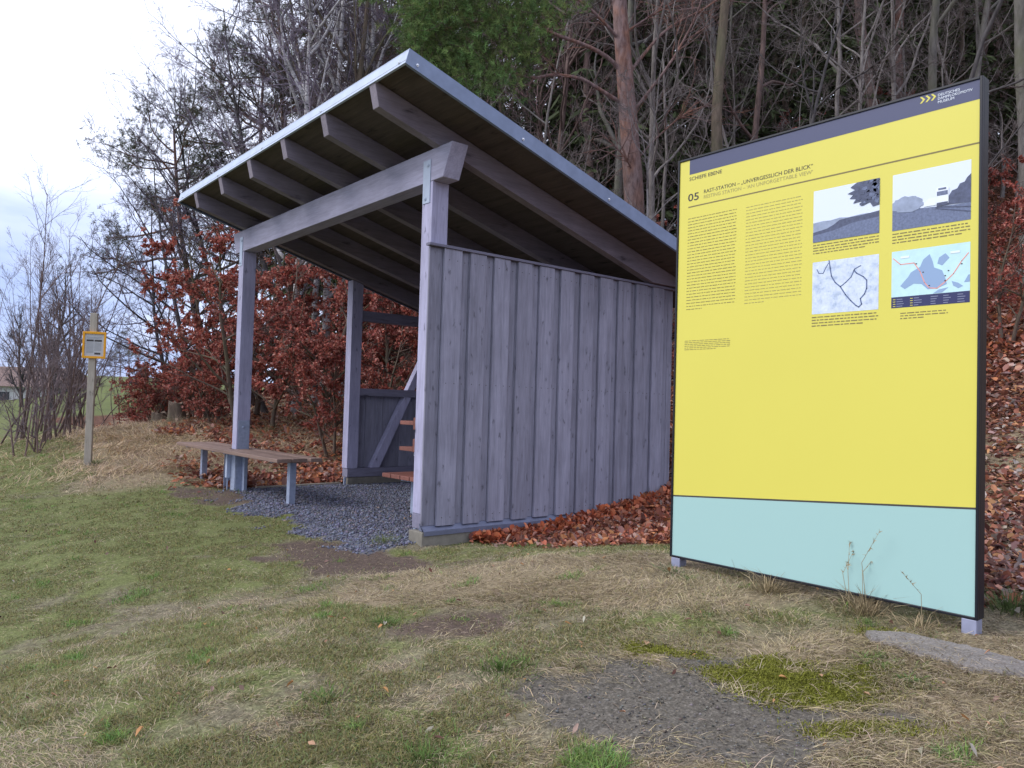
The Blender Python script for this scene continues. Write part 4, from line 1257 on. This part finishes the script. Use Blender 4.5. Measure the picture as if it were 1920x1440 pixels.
lv = grow(rp, B0, D0_, rp.uniform(.4, 1.2, len(B0)), np.full(len(B0), .011), [dict(n=6, gnarl=.16, kids=5, t0=.2, ang=45, len=.45, rr=.5, taper=.3), dict(n=4, gnarl=.2, taper=.4)])
gt.tubes(lv[0][0], lv[0][1], 4); gt.tubes(lv[1][0], lv[1][1], 3)
link_mesh('trunk', gt.mesh('trunk', True), BK_PINE, hp)
# the green boughs
pads = [(800, 40, 60, 45, 1.0), (850, 20, 90, 50, 1.0), (800, 110, 45, 60, 1.0), (860, 95, 75, 60, 1.0), (930, 50, 80, 45, .8), (990, 20, 70, 30, .7), (900, 140, 70, 45, .8), (950, 120, 60, 45, .6), (1000, 95, 45, 35, .5), (860, 165, 45, 30, .7), (1060, 15, 60, 22, .5), (940, 180, 40, 22, .5), (1000, 60, 60, 40, .6), (790, 75, 35, 70, 1), (830, -40, 120, 50, 1), (980, -60, 130, 50, .8)]
Cn = []
for px, py, rx, ry, dn in pads:
    k = int(rx * ry * .052 * dn)
    u = rp.normal(0, .5, (k, 2)); dd = HD - 1.0 - rp.uniform(0, 1.6, k)
    Cn += [W3(px + a * rx, py + b * ry, d) for (a, b), d in zip(u, dd)]
Cn = np.array(Cn)
g = Geo(); sprays(g, Cn, 40, .2, .085, .008, rp, (.115, .185, .055), (-.5, -.6, .4), .55)
tb = Cn[:: 3]; gg = grow(rp, tb, rp.normal(0, 1, (len(tb), 3)), rp.uniform(.2, .5, len(tb)), np.full(len(tb), .005), [dict(n=4, gnarl=.2, taper=.5)])
link_mesh('crown', g.mesh('crown'), NEEDLE, hp)
g2 = Geo(); g2.tubes(gg[0][0], gg[0][1], 3, (.06, .04, .03)); link_mesh('twigs', g2.mesh('twigs'), TWIG, hp)

# ------------------------------------------------------------------ single trunks that stand out
def big_trunk(name, label, cat, px, D, H, r, mat, seed, lean=0.0, limbs=14, t0=.3, twc=(.14, .12, .115), gn=.03, ang=50):
    t, lv = proto_bare(name, label, cat, None, H, r, R_(seed), limbs=limbs, t0=t0, ang=ang, br=7, tw=6, fine=3, barkm=mat, limb_len=.33, gn=gn, lean=(-CAMLEFT[0] * lean, -CAMLEFT[1] * lean), twc=twc)
    return put(t, px, D, USED, 0)
big_trunk('bare_tree', 'smooth grey trunk close beside the orange-limbed pine', 'bare tree', 1137, 17, 15, .125, BK_GREY, 201, -.01)
big_trunk('bare_tree', 'slim pale trunk just right of the orange-limbed pine', 'bare tree', 1213, 15, 13, .075, BK_SAP, 202, -.01)
big_trunk('bare_tree', 'thick brownish trunk rising behind the left end of the yellow board', 'bare tree', 1332, 13.5, 14, .135, BK_BROWN, 203, .01, t0=.5)
big_trunk('bare_tree', 'dark mossy leaning stem behind the yellow board', 'bare tree', 1405, 13, 9, .05, BK_DARK, 204, .16, t0=.4, gn=.05)
big_trunk('bare_tree', 'reddish brown trunk behind the left half of the yellow board', 'bare tree', 1388, 17, 14, .10, BK_RED, 205, -.02)
big_trunk('bare_tree', 'straight grey trunk behind the logo end of the yellow board', 'bare tree', 1738, 15.5, 14, .11, BK_GREY, 206, .0, t0=.35)
big_trunk('bare_tree', 'thin grey twin stem behind the middle of the yellow board', 'bare tree', 1610, 14, 10, .05, BK_SAP, 207, -.02)
big_trunk('bare_tree', 'curved dark mossy stem beside the board\u2019s upper right corner', 'bare tree', 1842, 11, 8, .055, BK_DARK, 208, -.1, t0=.25, gn=.09)
big_trunk('bare_tree', 'stout grey trunk at the right edge behind the yellow board', 'bare tree', 1925, 13, 14, .135, BK_GREY, 209, .0, t0=.35)
big_trunk('bare_tree', 'slim grey trunk between the board and the right edge', 'bare tree', 1660, 16, 12, .065, BK_SAP, 210, .02)

# ------------------------------------------------------------------ beeches that keep their rusty leaves
G_BEE = 'rusty leaved beeches behind the shelter'; L_BEE = 'young beech with rusty dead leaves on the slope behind'
be = [proto_beech('beech_tree', L_BEE, G_BEE, 4.4, .05, R_(90), 18, 8500), proto_beech('beech_tree', L_BEE, G_BEE, 3.4, .04, R_(91), 16, 7500, 2), proto_beech('beech_tree', L_BEE, G_BEE, 5.2, .06, R_(92), 20, 9500)]
bush = [proto_beech('beech_bush', 'low rusty leaved beech bush on the grassy bank', 'low beech bushes on the bank', 1.9, .022, R_(93 + i), 11, 3600, 5, 60) for i in range(2)]
lab1 = {0: 'rusty leaved young beech with a bare lower stem just right of the front left post', 1: 'rusty leaved beech left of the front left post under the beam end'}
place = [(512, 16.0, 0, 1.0), (448, 15.5, 2, 1.0), (590, 15.5, 2, 1.0), (560, 18.5, 0, 1.1), (640, 17, 1, 1.2), (720, 15, 0, .95), (690, 17.5, 2, 1.1), (765, 16.5, 1, 1.3), (425, 17.5, 2, 1.05), (480, 18, 2, 1.15), (620, 13.6, 1, .8), (745, 13.2, 1, .9), (800, 17.5, 2, 1.1), (540, 21, 2, 1.0)]
for i, (px, D, k, sc) in enumerate(place):
    o = put(be[k], px, D, USED, i * 1.7, sc, L_BEE, G_BEE)
    if i in lab1:
        o['label'] = lab1[i]; del o['group']
for i, (px, D, k, sc) in enumerate(((285, 18.5, 0, 1.0), (330, 19.5, 1, 1.15), (375, 17.8, 0, 1.1), (250, 20, 1, .8), (400, 16.2, 1, .8), (345, 21.5, 0, 1.3))):
    put(bush[k], px, D, USED, i * 1.3, sc)
for i, (px, D, k, sc) in enumerate(((1000, 16.5, 1, .9), (1050, 19, 0, .85), (1262, 12.8, 1, .85), (1300, 15.5, 2, .7), (1240, 17, 0, .8), (1890, 10.6, 1, .72), (1955, 11.5, 0, .7), (1440, 15, 1, .8), (1500, 13, 1, .7), (1570, 16, 2, .8), (930, 18, 2, .9), (1480, 20, 2, 1.0), (1560, 22, 0, 1.1), (1350, 19, 1, 1.1), (1700, 19, 2, .9), (1120, 22, 0, 1.1), (1800, 16, 1, .9))):
    put(be[k], px, D, USED, 2 + i * 1.9, sc, 'small rusty leaved beech among the forest trunks', 'small beeches among the forest trunks')

# ------------------------------------------------------------------ thicket on the left
def thicket(label, px, D, H, n, seed, r=.028):
    rg_ = R_(seed); root = thing('bare_shrub', label, 'shrub', (0, 0, 0))
    bs = np.concatenate([rg_.normal(0, .22, (n, 2)), np.full((n, 1), -.15)], 1); ds = np.concatenate([rg_.normal(0, .24, (n, 2)), np.ones((n, 1))], 1)
    lv = grow(rg_, bs, ds, H * rg_.uniform(.55, 1.05, n), r * rg_.uniform(.6, 1.2, n), [
        dict(n=10, gnarl=.06, trop=.04, kids=10, t0=.2, ang=34, angv=10, len=.34, rr=.5, shape=.5, taper=.12),
        dict(n=6, gnarl=.12, trop=.07, kids=7, t0=.2, ang=32, len=.42, rr=.45, shape=.3, taper=.25, rmin=.003),
        dict(n=4, gnarl=.15, trop=.05, kids=5, t0=.15, ang=34, len=.42, rr=.5, taper=.4, rmin=.0016),
        dict(n=3, gnarl=.14, taper=.5)])
    finish_tree(root, lv, 1, BK_RED, 3, rg_, (.20, .16, .17), trunk_sides=6)
    return put(root, px, D, USED)
thicket('bare many-stemmed shrub at the left edge of the frame', -15, 15, 3.6, 8, 301)
thicket('tall bare birch shrub with upright shoots at far left', 42, 16.5, 5.6, 9, 302)
thicket('dense bare reddish shrub between far left and the sign post', 98, 15.2, 4.4, 10, 303)
thicket('slim bare shrub right beside the orange framed sign post', 150, 17, 4.4, 5, 304, .022)
thicket('low bare shrub at the foot of the thicket', 70, 13.6, 2.0, 7, 305, .018)
thicket('dark dense bare shrub behind the thicket', 120, 20, 5.4, 10, 306, .03)
thicket('fine bare shrub behind the sign post', 205, 22, 3.6, 4, 307, .018)

# ------------------------------------------------------------------ far side: house, trees
hxx, hyy, _ = at(30, 62); hz_ = float(zsmooth(hxx, hyy))
ho = thing('house', 'white house with a long brown roof beyond the left thicket', 'house', (hxx, hyy, hz_))
hd = Vector((CR[0], CR[1], 0)).normalized(); hf = Vector((hd.y, -hd.x, 0))
def hbox(m, u0, u1, d0, d1, z0, z1):
    o = Vector((hxx, hyy, hz_)); P = lambda u, d, z: tuple(o + hd * u + hf * d + Vector((0, 0, z)))
    return m.hexa([P(u0, d0, z0), P(u1, d0, z0), P(u1, d1, z0), P(u0, d1, z0), P(u0, d0, z1), P(u1, d0, z1), P(u1, d1, z1), P(u0, d1, z1)])
ztop = 1.1 + (738 - 722) / FPX * 62 - hz_; zrg = 1.1 + (740 - 688) / FPX * 62 - hz_
hbox(MB(), -7, 2.6, -6, 0, -1.5, ztop).build('wall', flat('house_render', (.62, .62, .62), .8), ho)
m = MB(); o_ = Vector((hxx, hyy, hz_)); P = lambda u, d, z: tuple(o_ + hd * u + hf * d + Vector((0, 0, z)))
m.add([P(-7.6, .6, ztop - .15), P(3.2, .6, ztop - .15), P(3.2, -6.6, ztop - .15), P(-7.6, -6.6, ztop - .15), P(-7.6, -3, zrg), P(3.2, -3, zrg)], [(0, 1, 5, 4), (2, 3, 4, 5), (1, 2, 5), (3, 0, 4), (0, 3, 2, 1)])
m.build('roof', flat('house_roof', (.17, .115, .10), .8, 0, 3, .2), ho)
for u in (-4.5, -1.5, 1.0):
    hbox(MB(), u, u + .9, .002, .05, ztop - 1.7, ztop - .6).build('window', flat('house_window', (.05, .055, .065), .2), ho)
for i, (px, D, sc) in enumerate(((222, 70, .26), (240, 72, .32), (254, 69, .27), (212, 74, .2))):
    dup(pin[0], at(px, D), i * 2., sc * .92, 'small dark conifer standing on the far green meadow', 'far conifers on the meadow').scale = (sc * 1.5, sc * 1.5, sc)
far_t, lvf = proto_bare('bare_tree', 'dense dark bare tree standing behind the left thicket by the house', 'bare tree', None, 7.2, .16, R_(401), limbs=22, t0=.12, ang=38, br=9, tw=7, fine=4, barkm=BK_DARK, twc=(.10, .085, .10))
put(far_t, 95, 40, USED)
dup(far_t, at(40, 46), 2.0, .8, 'smaller bare tree beside the far white house')

# ------------------------------------------------------------------ stumps
def stump(px, D, r, h, seed, lab):
    x, y, z = at(px, D); rs = R_(seed)
    root = thing('tree_stump', lab, 'tree stump', (x, y, z))
    n = 20; th = np.arange(n) * 2 * np.pi / n
    prof = [(-.15, 1.5), (.0, 1.3), (.1 * h / .4, 1.08), (.6 * h, 1.0), (h, .97)]
    V = []; lump = 1 + .10 * np.sin(th * 5 + seed) + rs.normal(0, .05, n)
    for zz, k in prof:
        for t, l in zip(th, lump): V.append((r * k * l * math.cos(t), r * k * l * math.sin(t), zz + (rs.normal(0, .03) if zz == h else 0)))
    q = [(i * n + j, i * n + (j + 1) % n, (i + 1) * n + (j + 1) % n, (i + 1) * n + j) for i in range(4) for j in range(n)]
    link_mesh('bark', np_mesh('bark', V, quads=q, smooth=True), BK_BROWN, root)
    top = V[-n:] + [(0, 0, h - .01)]
    link_mesh('cut_face', np_mesh('cut_face', top, tris=[(j, (j + 1) % n, n) for j in range(n)]), bark('cut_wood', (.10, .07, .05), (.26, .20, .15), 30, 1), root)
stump(331, 16.6, .17, .42, 1, 'taller grey tree stump on the grassy bank')
stump(298, 17.0, .15, .26, 2, 'lower dark tree stump on the grassy bank')

# ================================================================== GROUND COVER
def fan_points(n, D0, D1, power, rg_, amax=44):
    """points on the ground in a fan in front of the viewpoint, denser near it"""
    u = rg_.random(n); D = (D0 ** (1 - power) + u * (D1 ** (1 - power) - D0 ** (1 - power))) ** (1 / (1 - power))
    a = np.radians(rg_.uniform(-amax, amax, n)); base = math.atan2(CF[1], CF[0])
    return C[0] + D * np.cos(base + a), C[1] + D * np.sin(base + a), D


def blades(g, x, y, D, L, Wd, tilt, col, rg_, az=None):
    n = len(x); z = zg(x, y)
    az = rg_.uniform(0, 2 * np.pi, n) if az is None else az
    d = np.stack([np.cos(az) * np.sin(tilt), np.sin(az) * np.sin(tilt), np.cos(tilt)], 1)
    s = np.stack([-np.sin(az), np.cos(az), np.zeros(n)], 1) + rg_.normal(0, .3, (n, 3)); s = unit(s) * (Wd * .5)[:, None]
    b = np.stack([x, y, z - .004], 1); L = L[:, None]
    h = np.stack([np.cos(az), np.sin(az), np.zeros(n)], 1)
    m = b + d * L * .55; t = b + d * L * .9 + h * L * rg_.uniform(.05, .45, (n, 1)) + np.array([0, 0, -1]) * L * rg_.uniform(0, .25, (n, 1))
    t[:, 2] = np.maximum(t[:, 2], b[:, 2] + .006); m[:, 2] = np.maximum(m[:, 2], b[:, 2] + .008)
    V = np.stack([b - s, b + s, m + s * .8, m - s * .8, t], 1).reshape(-1, 3); i = np.arange(n)[:, None] * 5
    g.add(V, tris=i + np.array([[3, 2, 4]]), quads=i + np.array([[0, 1, 2, 3]]), col=np.repeat(col, 5, 0))


rgc = R_(500)
board_foot = lambda x, y: np.exp(-((y - .0) / .16) ** 2) * (x > 2.8) * (x < 4.7)
# living grass
x, y, D = fan_points(1150000, 1.9, 19, 1.1, rgc)
mk = masks(x, y)
clump = fbm(x * 5 + 3, y * 5 + 8, 3)
tall = .8 * sm(.64, .80, fbm(x * 5.5 + 30, y * 5.5 + 11, 3)) * sm(.4, .6, clump)
p = (mk['green'] * .85 + .10) * (1 - mk['gravel']) * (1 - mk['bare'] * .96) * (1 - mk['moss'] * .9) * (1 - mk['soil'] * .8) * (1 - mk['leaf'] * .93) * (1 - mk['dry'] * .72)
p = p * sm(.34, .55, clump) * 1.3 + tall * .5 * (1 - mk['gravel']) * (1 - mk['bare']) * (1 - mk['leaf'])
k = rgc.random(len(x)) < p
x, y, D, tall, clump = x[k], y[k], D[k], tall[k], clump[k]
n = len(x); far = np.clip(D / 5, 1, 3)
col = np.array([(.185, .215, .085)]) * rgc.uniform(.55, 1.4, (n, 1)) * np.stack([rgc.uniform(.8, 1.45, n), np.ones(n), rgc.uniform(.7, 1.3, n)], 1)
yb = (rgc.random(n) < .36)[:, None]; col = np.where(yb, np.array([(.24, .20, .10)]) * rgc.uniform(.6, 1.3, (n, 1)), col)
col = np.where(tall[:, None] > .4, col * np.array([(.75, 1.2, .75)]), col)
g = Geo(); blades(g, x, y, D, (.017 + .022 * rgc.random(n)) * (1 + .8 * tall) * (1 + .1 * far), (.0022 + .0014 * rgc.random(n)) * far, np.abs(rgc.normal(.85, .35, n)).clip(.1, 1.4), col, rgc)
tag(link_mesh('grass', g.mesh('grass'), GRASS), kind='stuff')
# dry straw and dead grass
x, y, D = fan_points(1150000, 1.9, 21, 1.1, rgc)
mk = masks(x, y)
cl2 = fbm(x * 4 + 50, y * 4 + 18, 3)
p = (.13 + .16 * sm(-2, 3, x) + .75 * mk['dry']) * (1 - mk['gravel']) * (1 - mk['bare'] * .995) * (1 - mk['moss'] * .98) * (1 - mk['soil'] * .75) * (1 - mk['leaf'] * np.where(x > 2.5, .3, .78)) * (.35 + 1.0 * sm(.35, .6, cl2))
k = rgc.random(len(x)) < p
x, y, D, dr = x[k], y[k], D[k], mk['dry'][k]
n = len(x); far = np.clip(D / 5, 1, 3.2)
col = np.array([(.39, .325, .225)]) * rgc.uniform(.35, 1.5, (n, 1)) * np.stack([np.ones(n), rgc.uniform(.9, 1.05, n), rgc.uniform(.75, 1.1, n)], 1)
az = 2 * np.pi * fbm(x * .8, y * .8, 2) * 2 + rgc.normal(0, .9, n)
bank = sm(-5.5, -7, x)
col = col * (1 + bank[:, None] * np.array([(.3, .2, .2)]))
g = Geo(); blades(g, x, y, D, (.024 + .05 * rgc.random(n) ** 2) * (1 + .5 * dr + 3.2 * bank), (.0019 + .0012 * rgc.random(n)) * far, rgc.normal(1.34 - .25 * bank, .2, n).clip(.35, 1.5), col, rgc, az)
tag(link_mesh('dry_grass', g.mesh('dry_grass'), GRASS), kind='stuff')

# leaf litter
g = Geo()
def litter(n, D0, D1, power, size, fac, dens):
    x, y, D = fan_points(n, D0, D1, power, rgc)
    mk = masks(x, y); k = rgc.random(n) < np.clip(mk['leaf'] * dens * (1 - .5 * (x > 2.5)), 0, 1) * (1 - .8 * board_foot(x, y) * 0)
    x, y = x[k], y[k]; m = len(x); z = zg(x, y) + rgc.uniform(.002, .045, m) * fac
    az = rgc.uniform(0, 6.28, m); D_ = np.stack([np.cos(az), np.sin(az), rgc.normal(.05, .35, m)], 1)
    nn = unit(np.stack([rgc.normal(0, .38, m), rgc.normal(0, .38, m), np.ones(m)], 1))
    leaf_shapes(g, np.stack([x, y, z], 1), D_, nn, size * rgc.uniform(.55, 1.3, m), pick(LITTER, m, rgc, .35) * np.where((x > 2.5)[:, None], np.array([[1.05, 1.25, 1.35]]), 1.0), rgc, .3, .36)
litter(230000, 4.2, 11, 1.3, .062, .7, 1.0)
litter(190000, 10, 26, 1.2, .09, 1.0, .9)
# heaped leaves against the wall foot
m = 3800; t = rgc.uniform(.5, 3.4, m) ** 1.0; off = np.abs(rgc.normal(0, .2, m)) * (.35 + .3 * t)
xx = .26 + off; zz = zg(xx, t) + rgc.uniform(0, .05, m) * np.exp(-off * 3) + .01
az = rgc.uniform(0, 6.28, m)
leaf_shapes(g, np.stack([xx, t, zz], 1), np.stack([np.cos(az), np.sin(az), rgc.normal(.1, .45, m)], 1), unit(np.stack([rgc.normal(0, .5, m), rgc.normal(0, .5, m), np.ones(m)], 1)), .066 * rgc.uniform(.6, 1.3, m), pick(LITTER[:5], m, rgc, .3) * np.array([1.4, 1.15, .9]), rgc, .35, .36)
# strays on the lawn
x, y, D = fan_points(380, 2.6, 10, 1.0001, rgc); m = len(x); az = rgc.uniform(0, 6.28, m)
leaf_shapes(g, np.stack([x, y, zg(x, y) + .018], 1), np.stack([np.cos(az), np.sin(az), rgc.normal(.1, .25, m)], 1), unit(np.stack([rgc.normal(0, .4, m), rgc.normal(0, .4, m), np.ones(m)], 1)), .029 * rgc.uniform(.4, 1.4, m), pick(LITTER[3:], m, rgc, .3) * np.array([.95, 1.2, 1.15]), rgc, .45, .27)
tag(link_mesh('leaf_litter', g.mesh('leaf_litter'), LEAF), kind='stuff')

# gravel stones under the shelter and specks on the bare patch
def stones(n, fx, sz, c0):
    x, y = fx(n); mk = masks(x, y); k = rgc.random(n) < np.maximum(mk['gravel'], mk['bare'] * .5); x, y = x[k], y[k]; m = len(x)
    z = zg(x, y); oc = np.array([(1, 0, 0), (-1, 0, 0), (0, 1, 0), (0, -1, 0), (0, 0, 1), (0, 0, -1)], float)
    a = rgc.uniform(0, 6.28, m); r = sz * np.exp(rgc.normal(-.25, .45, m)).clip(.3, 1.9)
    V = oc[None] * rgc.uniform(.5, 1.2, (m, 6, 1)) * r[:, None, None]
    V = np.stack([V[..., 0] * np.cos(a)[:, None] - V[..., 1] * np.sin(a)[:, None], V[..., 0] * np.sin(a)[:, None] + V[..., 1] * np.cos(a)[:, None], V[..., 2] * .7 + V[..., 0] * .2], -1) + np.stack([x, y, z + r * .2], 1)[:, None]
    f = np.array([(0, 2, 4), (2, 1, 4), (1, 3, 4), (3, 0, 4), (2, 0, 5), (1, 2, 5), (3, 1, 5), (0, 3, 5)])
    col = np.asarray(c0)[None] * rgc.uniform(.4, 1.9, (m, 1)) * np.where(rgc.random((m, 1)) < .2, np.array([[1.15, 1.0, .8]]), 1.0) * rgc.uniform(.9, 1.1, (m, 3))
    g.add(V.reshape(-1, 3), tris=(np.arange(m)[:, None, None] * 6 + f[None]).reshape(-1, 3), col=np.repeat(col, 6, 0))
g = Geo()
stones(70000, lambda n: (rgc.uniform(-4.6, .3, n), rgc.uniform(-1.1, 2.6, n)), .0125, (.105, .11, .148))
stones(9000, lambda n: (rgc.normal(bare_c[0], .6, n), rgc.normal(bare_c[1], .5, n)), .005, (.10, .095, .092))
tag(link_mesh('gravel', g.mesh('gravel'), vcol('gravel_stone', .8)), kind='stuff')

# moss cushions
n = 120000; x = np.concatenate([rgc.normal(c[0], .4, n // 6) for c in (moss_a, moss_b, moss_c, moss_d, moss_e, moss_f)]); y = np.concatenate([rgc.normal(c[1], .4, n // 6) for c in (moss_a, moss_b, moss_c, moss_d, moss_e, moss_f)])
mk = masks(x, y); k = rgc.random(len(x)) < mk['moss']; x, y = x[k], y[k]; n = len(x)
g = Geo(); blades(g, x, y, np.full(n, 3.), .010 + .012 * rgc.random(n), np.full(n, .005), np.abs(rgc.normal(.5, .35, n)), np.array([(.19, .195, .03)]) * rgc.uniform(.5, 1.35, (n, 1)), rgc)
tag(link_mesh('moss', g.mesh('moss'), GRASS), kind='stuff')

# tufts one can point at
def tuft(name, label, cat, px, py, n, L, spread, colr, seed, tilt=.5, stalks=0):
    x0, y0 = gp(px, py); rs = R_(seed); z0 = float(zg(x0, y0))
    g = Geo(); r = np.abs(rs.normal(0, spread, n)); a = rs.uniform(0, 6.28, n)
    x = x0 + r * np.cos(a); y = y0 + r * np.sin(a)
    col = np.asarray(colr)[None] * rs.uniform(.5, 1.5, (n, 1))
    blades(g, x, y, np.full(n, 4.), L * rs.uniform(.5, 1.2, n), .0035 * rs.uniform(.7, 1.4, n), np.abs(rs.normal(tilt, .3, n)).clip(.05, 1.4), col, rs, a + rs.normal(0, .6, n))
    for i in range(stalks):
        p = np.array([x0 + rs.normal(0, spread * .6), y0 + rs.normal(0, spread * .6), z0]); h = L * rs.uniform(1.5, 2.3)
        q = np.stack([p, p + [rs.normal(0, .02), rs.normal(0, .02), h * .6], p + [rs.normal(0, .06), rs.normal(0, .06), h]])
        g.tubes(q[None], np.array([[.0016, .0013, .0006]]), 4, np.asarray(colr) * 1.1)
        k = 14; zz = rs.uniform(.6, 1, k)[:, None]; pp = q[1] * (1 - (zz - .6) / .4) + q[2] * ((zz - .6) / .4)
        d = unit(rs.normal(0, 1, (k, 3)) + [0, 0, .6]); s = unit(np.cross(d, rs.normal(0, 1, (k, 3)))) * .003
        g.add(np.stack([pp - s, pp + s, pp + d * .02], 1).reshape(-1, 3), tris=np.arange(k * 3).reshape(-1, 3), col=np.asarray(colr) * 1.1)
    me = g.mesh(name); co = np.empty(len(me.vertices) * 3, np.float32); me.vertices.foreach_get('co', co); co = co.reshape(-1, 3) - np.array([x0, y0, z0]); me.vertices.foreach_set('co', co.astype(np.float32).ravel()); me.update()
    o = link_mesh(name, me, GRASS); o.location = (x0, y0, z0); tag(o, label, cat); return o
STRAW = (.36, .28, .17); GRN = (.10, .16, .04)
tuft('grass_tuft', 'dry straw tuft under the left half of the yellow board', 'grass tuft', 1440, 1112, 150, .16, .07, STRAW, 1, .8)
tuft('grass_tuft', 'tall dry tuft with seed stalks under the middle of the board', 'grass tuft', 1620, 1150, 190, .19, .07, STRAW, 2, .65, 4)
tuft('grass_tuft', 'dry straw tuft nearest the board\u2019s right foot', 'grass tuft', 1730, 1178, 90, .13, .07, STRAW, 3, .8, 1)
tuft('grass_tuft', 'green clump of weeds behind the board\u2019s right foot', 'grass tuft', 1900, 1150, 260, .15, .10, (.10, .14, .05), 4, .5)
tuft('grass_tuft', 'bright green tuft on the lawn in front of the shelter corner', 'grass tuft', 722, 1172, 220, .052, .07, GRN, 5, .7)
tuft('grass_tuft', 'green tuft at the edge of the gravel by the corner post', 'grass tuft', 720, 1018, 160, .10, .10, (.14, .17, .06), 6, .6)
tuft('grass_tuft', 'broad green tuft left of the bare gravelly patch', 'grass tuft', 940, 1265, 320, .052, .09, GRN, 7, .7)
tuft('grass_tuft', 'green tuft at the bottom edge of the lawn', 'grass tuft', 800, 1425, 360, .052, .09, GRN, 8, .7)
tuft('grass_tuft', 'small leafy green weed between the moss and the path', 'grass tuft', 1705, 1282, 150, .04, .05, (.08, .16, .04), 9, .9)
tuft('grass_tuft', 'small dark green tuft left of the broad one', 'grass tuft', 610, 1318, 160, .05, .06, GRN, 10, .8)
tuft('grass_tuft', 'green weeds at the board\u2019s left foot', 'grass tuft', 1265, 1075, 160, .05, .10, (.09, .15, .06), 11, .9)
tuft('grass_tuft', 'olive grass tussock behind the bench on the leaf slope', 'grass tuft', 500, 812, 240, .28, .14, (.20, .17, .08), 12, .7)
tuft('grass_tuft', 'dry grass tussock on the bank left of the bench', 'grass tuft', 330, 800, 320, .34, .22, (.30, .24, .15), 13, .8)
tuft('grass_tuft', 'green tuft at the foot of the orange framed sign post', 'grass tuft', 176, 872, 120, .14, .07, (.10, .17, .05), 14, .6)

# low timber edging of the gravel
e0 = [(-4.46, .32), (-4.47, .8), (-4.5, 1.25), (-4.52, 1.62)]
ed = MB()
for (xa, ya), (xb, yb) in zip(e0[:-1], e0[1:]):
    za, zb_ = float(zg(xa, ya)), float(zg(xb, yb))
    ed.hexa([(xa - .02, ya, za - .1), (xa + .02, ya, za - .1), (xb + .02, yb, zb_ - .1), (xb - .02, yb, zb_ - .1), (xa - .02, ya, za + .03), (xa + .02, ya, za + .03), (xb + .02, yb, zb_ + .03), (xb - .02, yb, zb_ + .03)])
tag(ed.build('edging_board', POSTW), 'low weathered timber edging between the gravel and the leaves', 'edging')
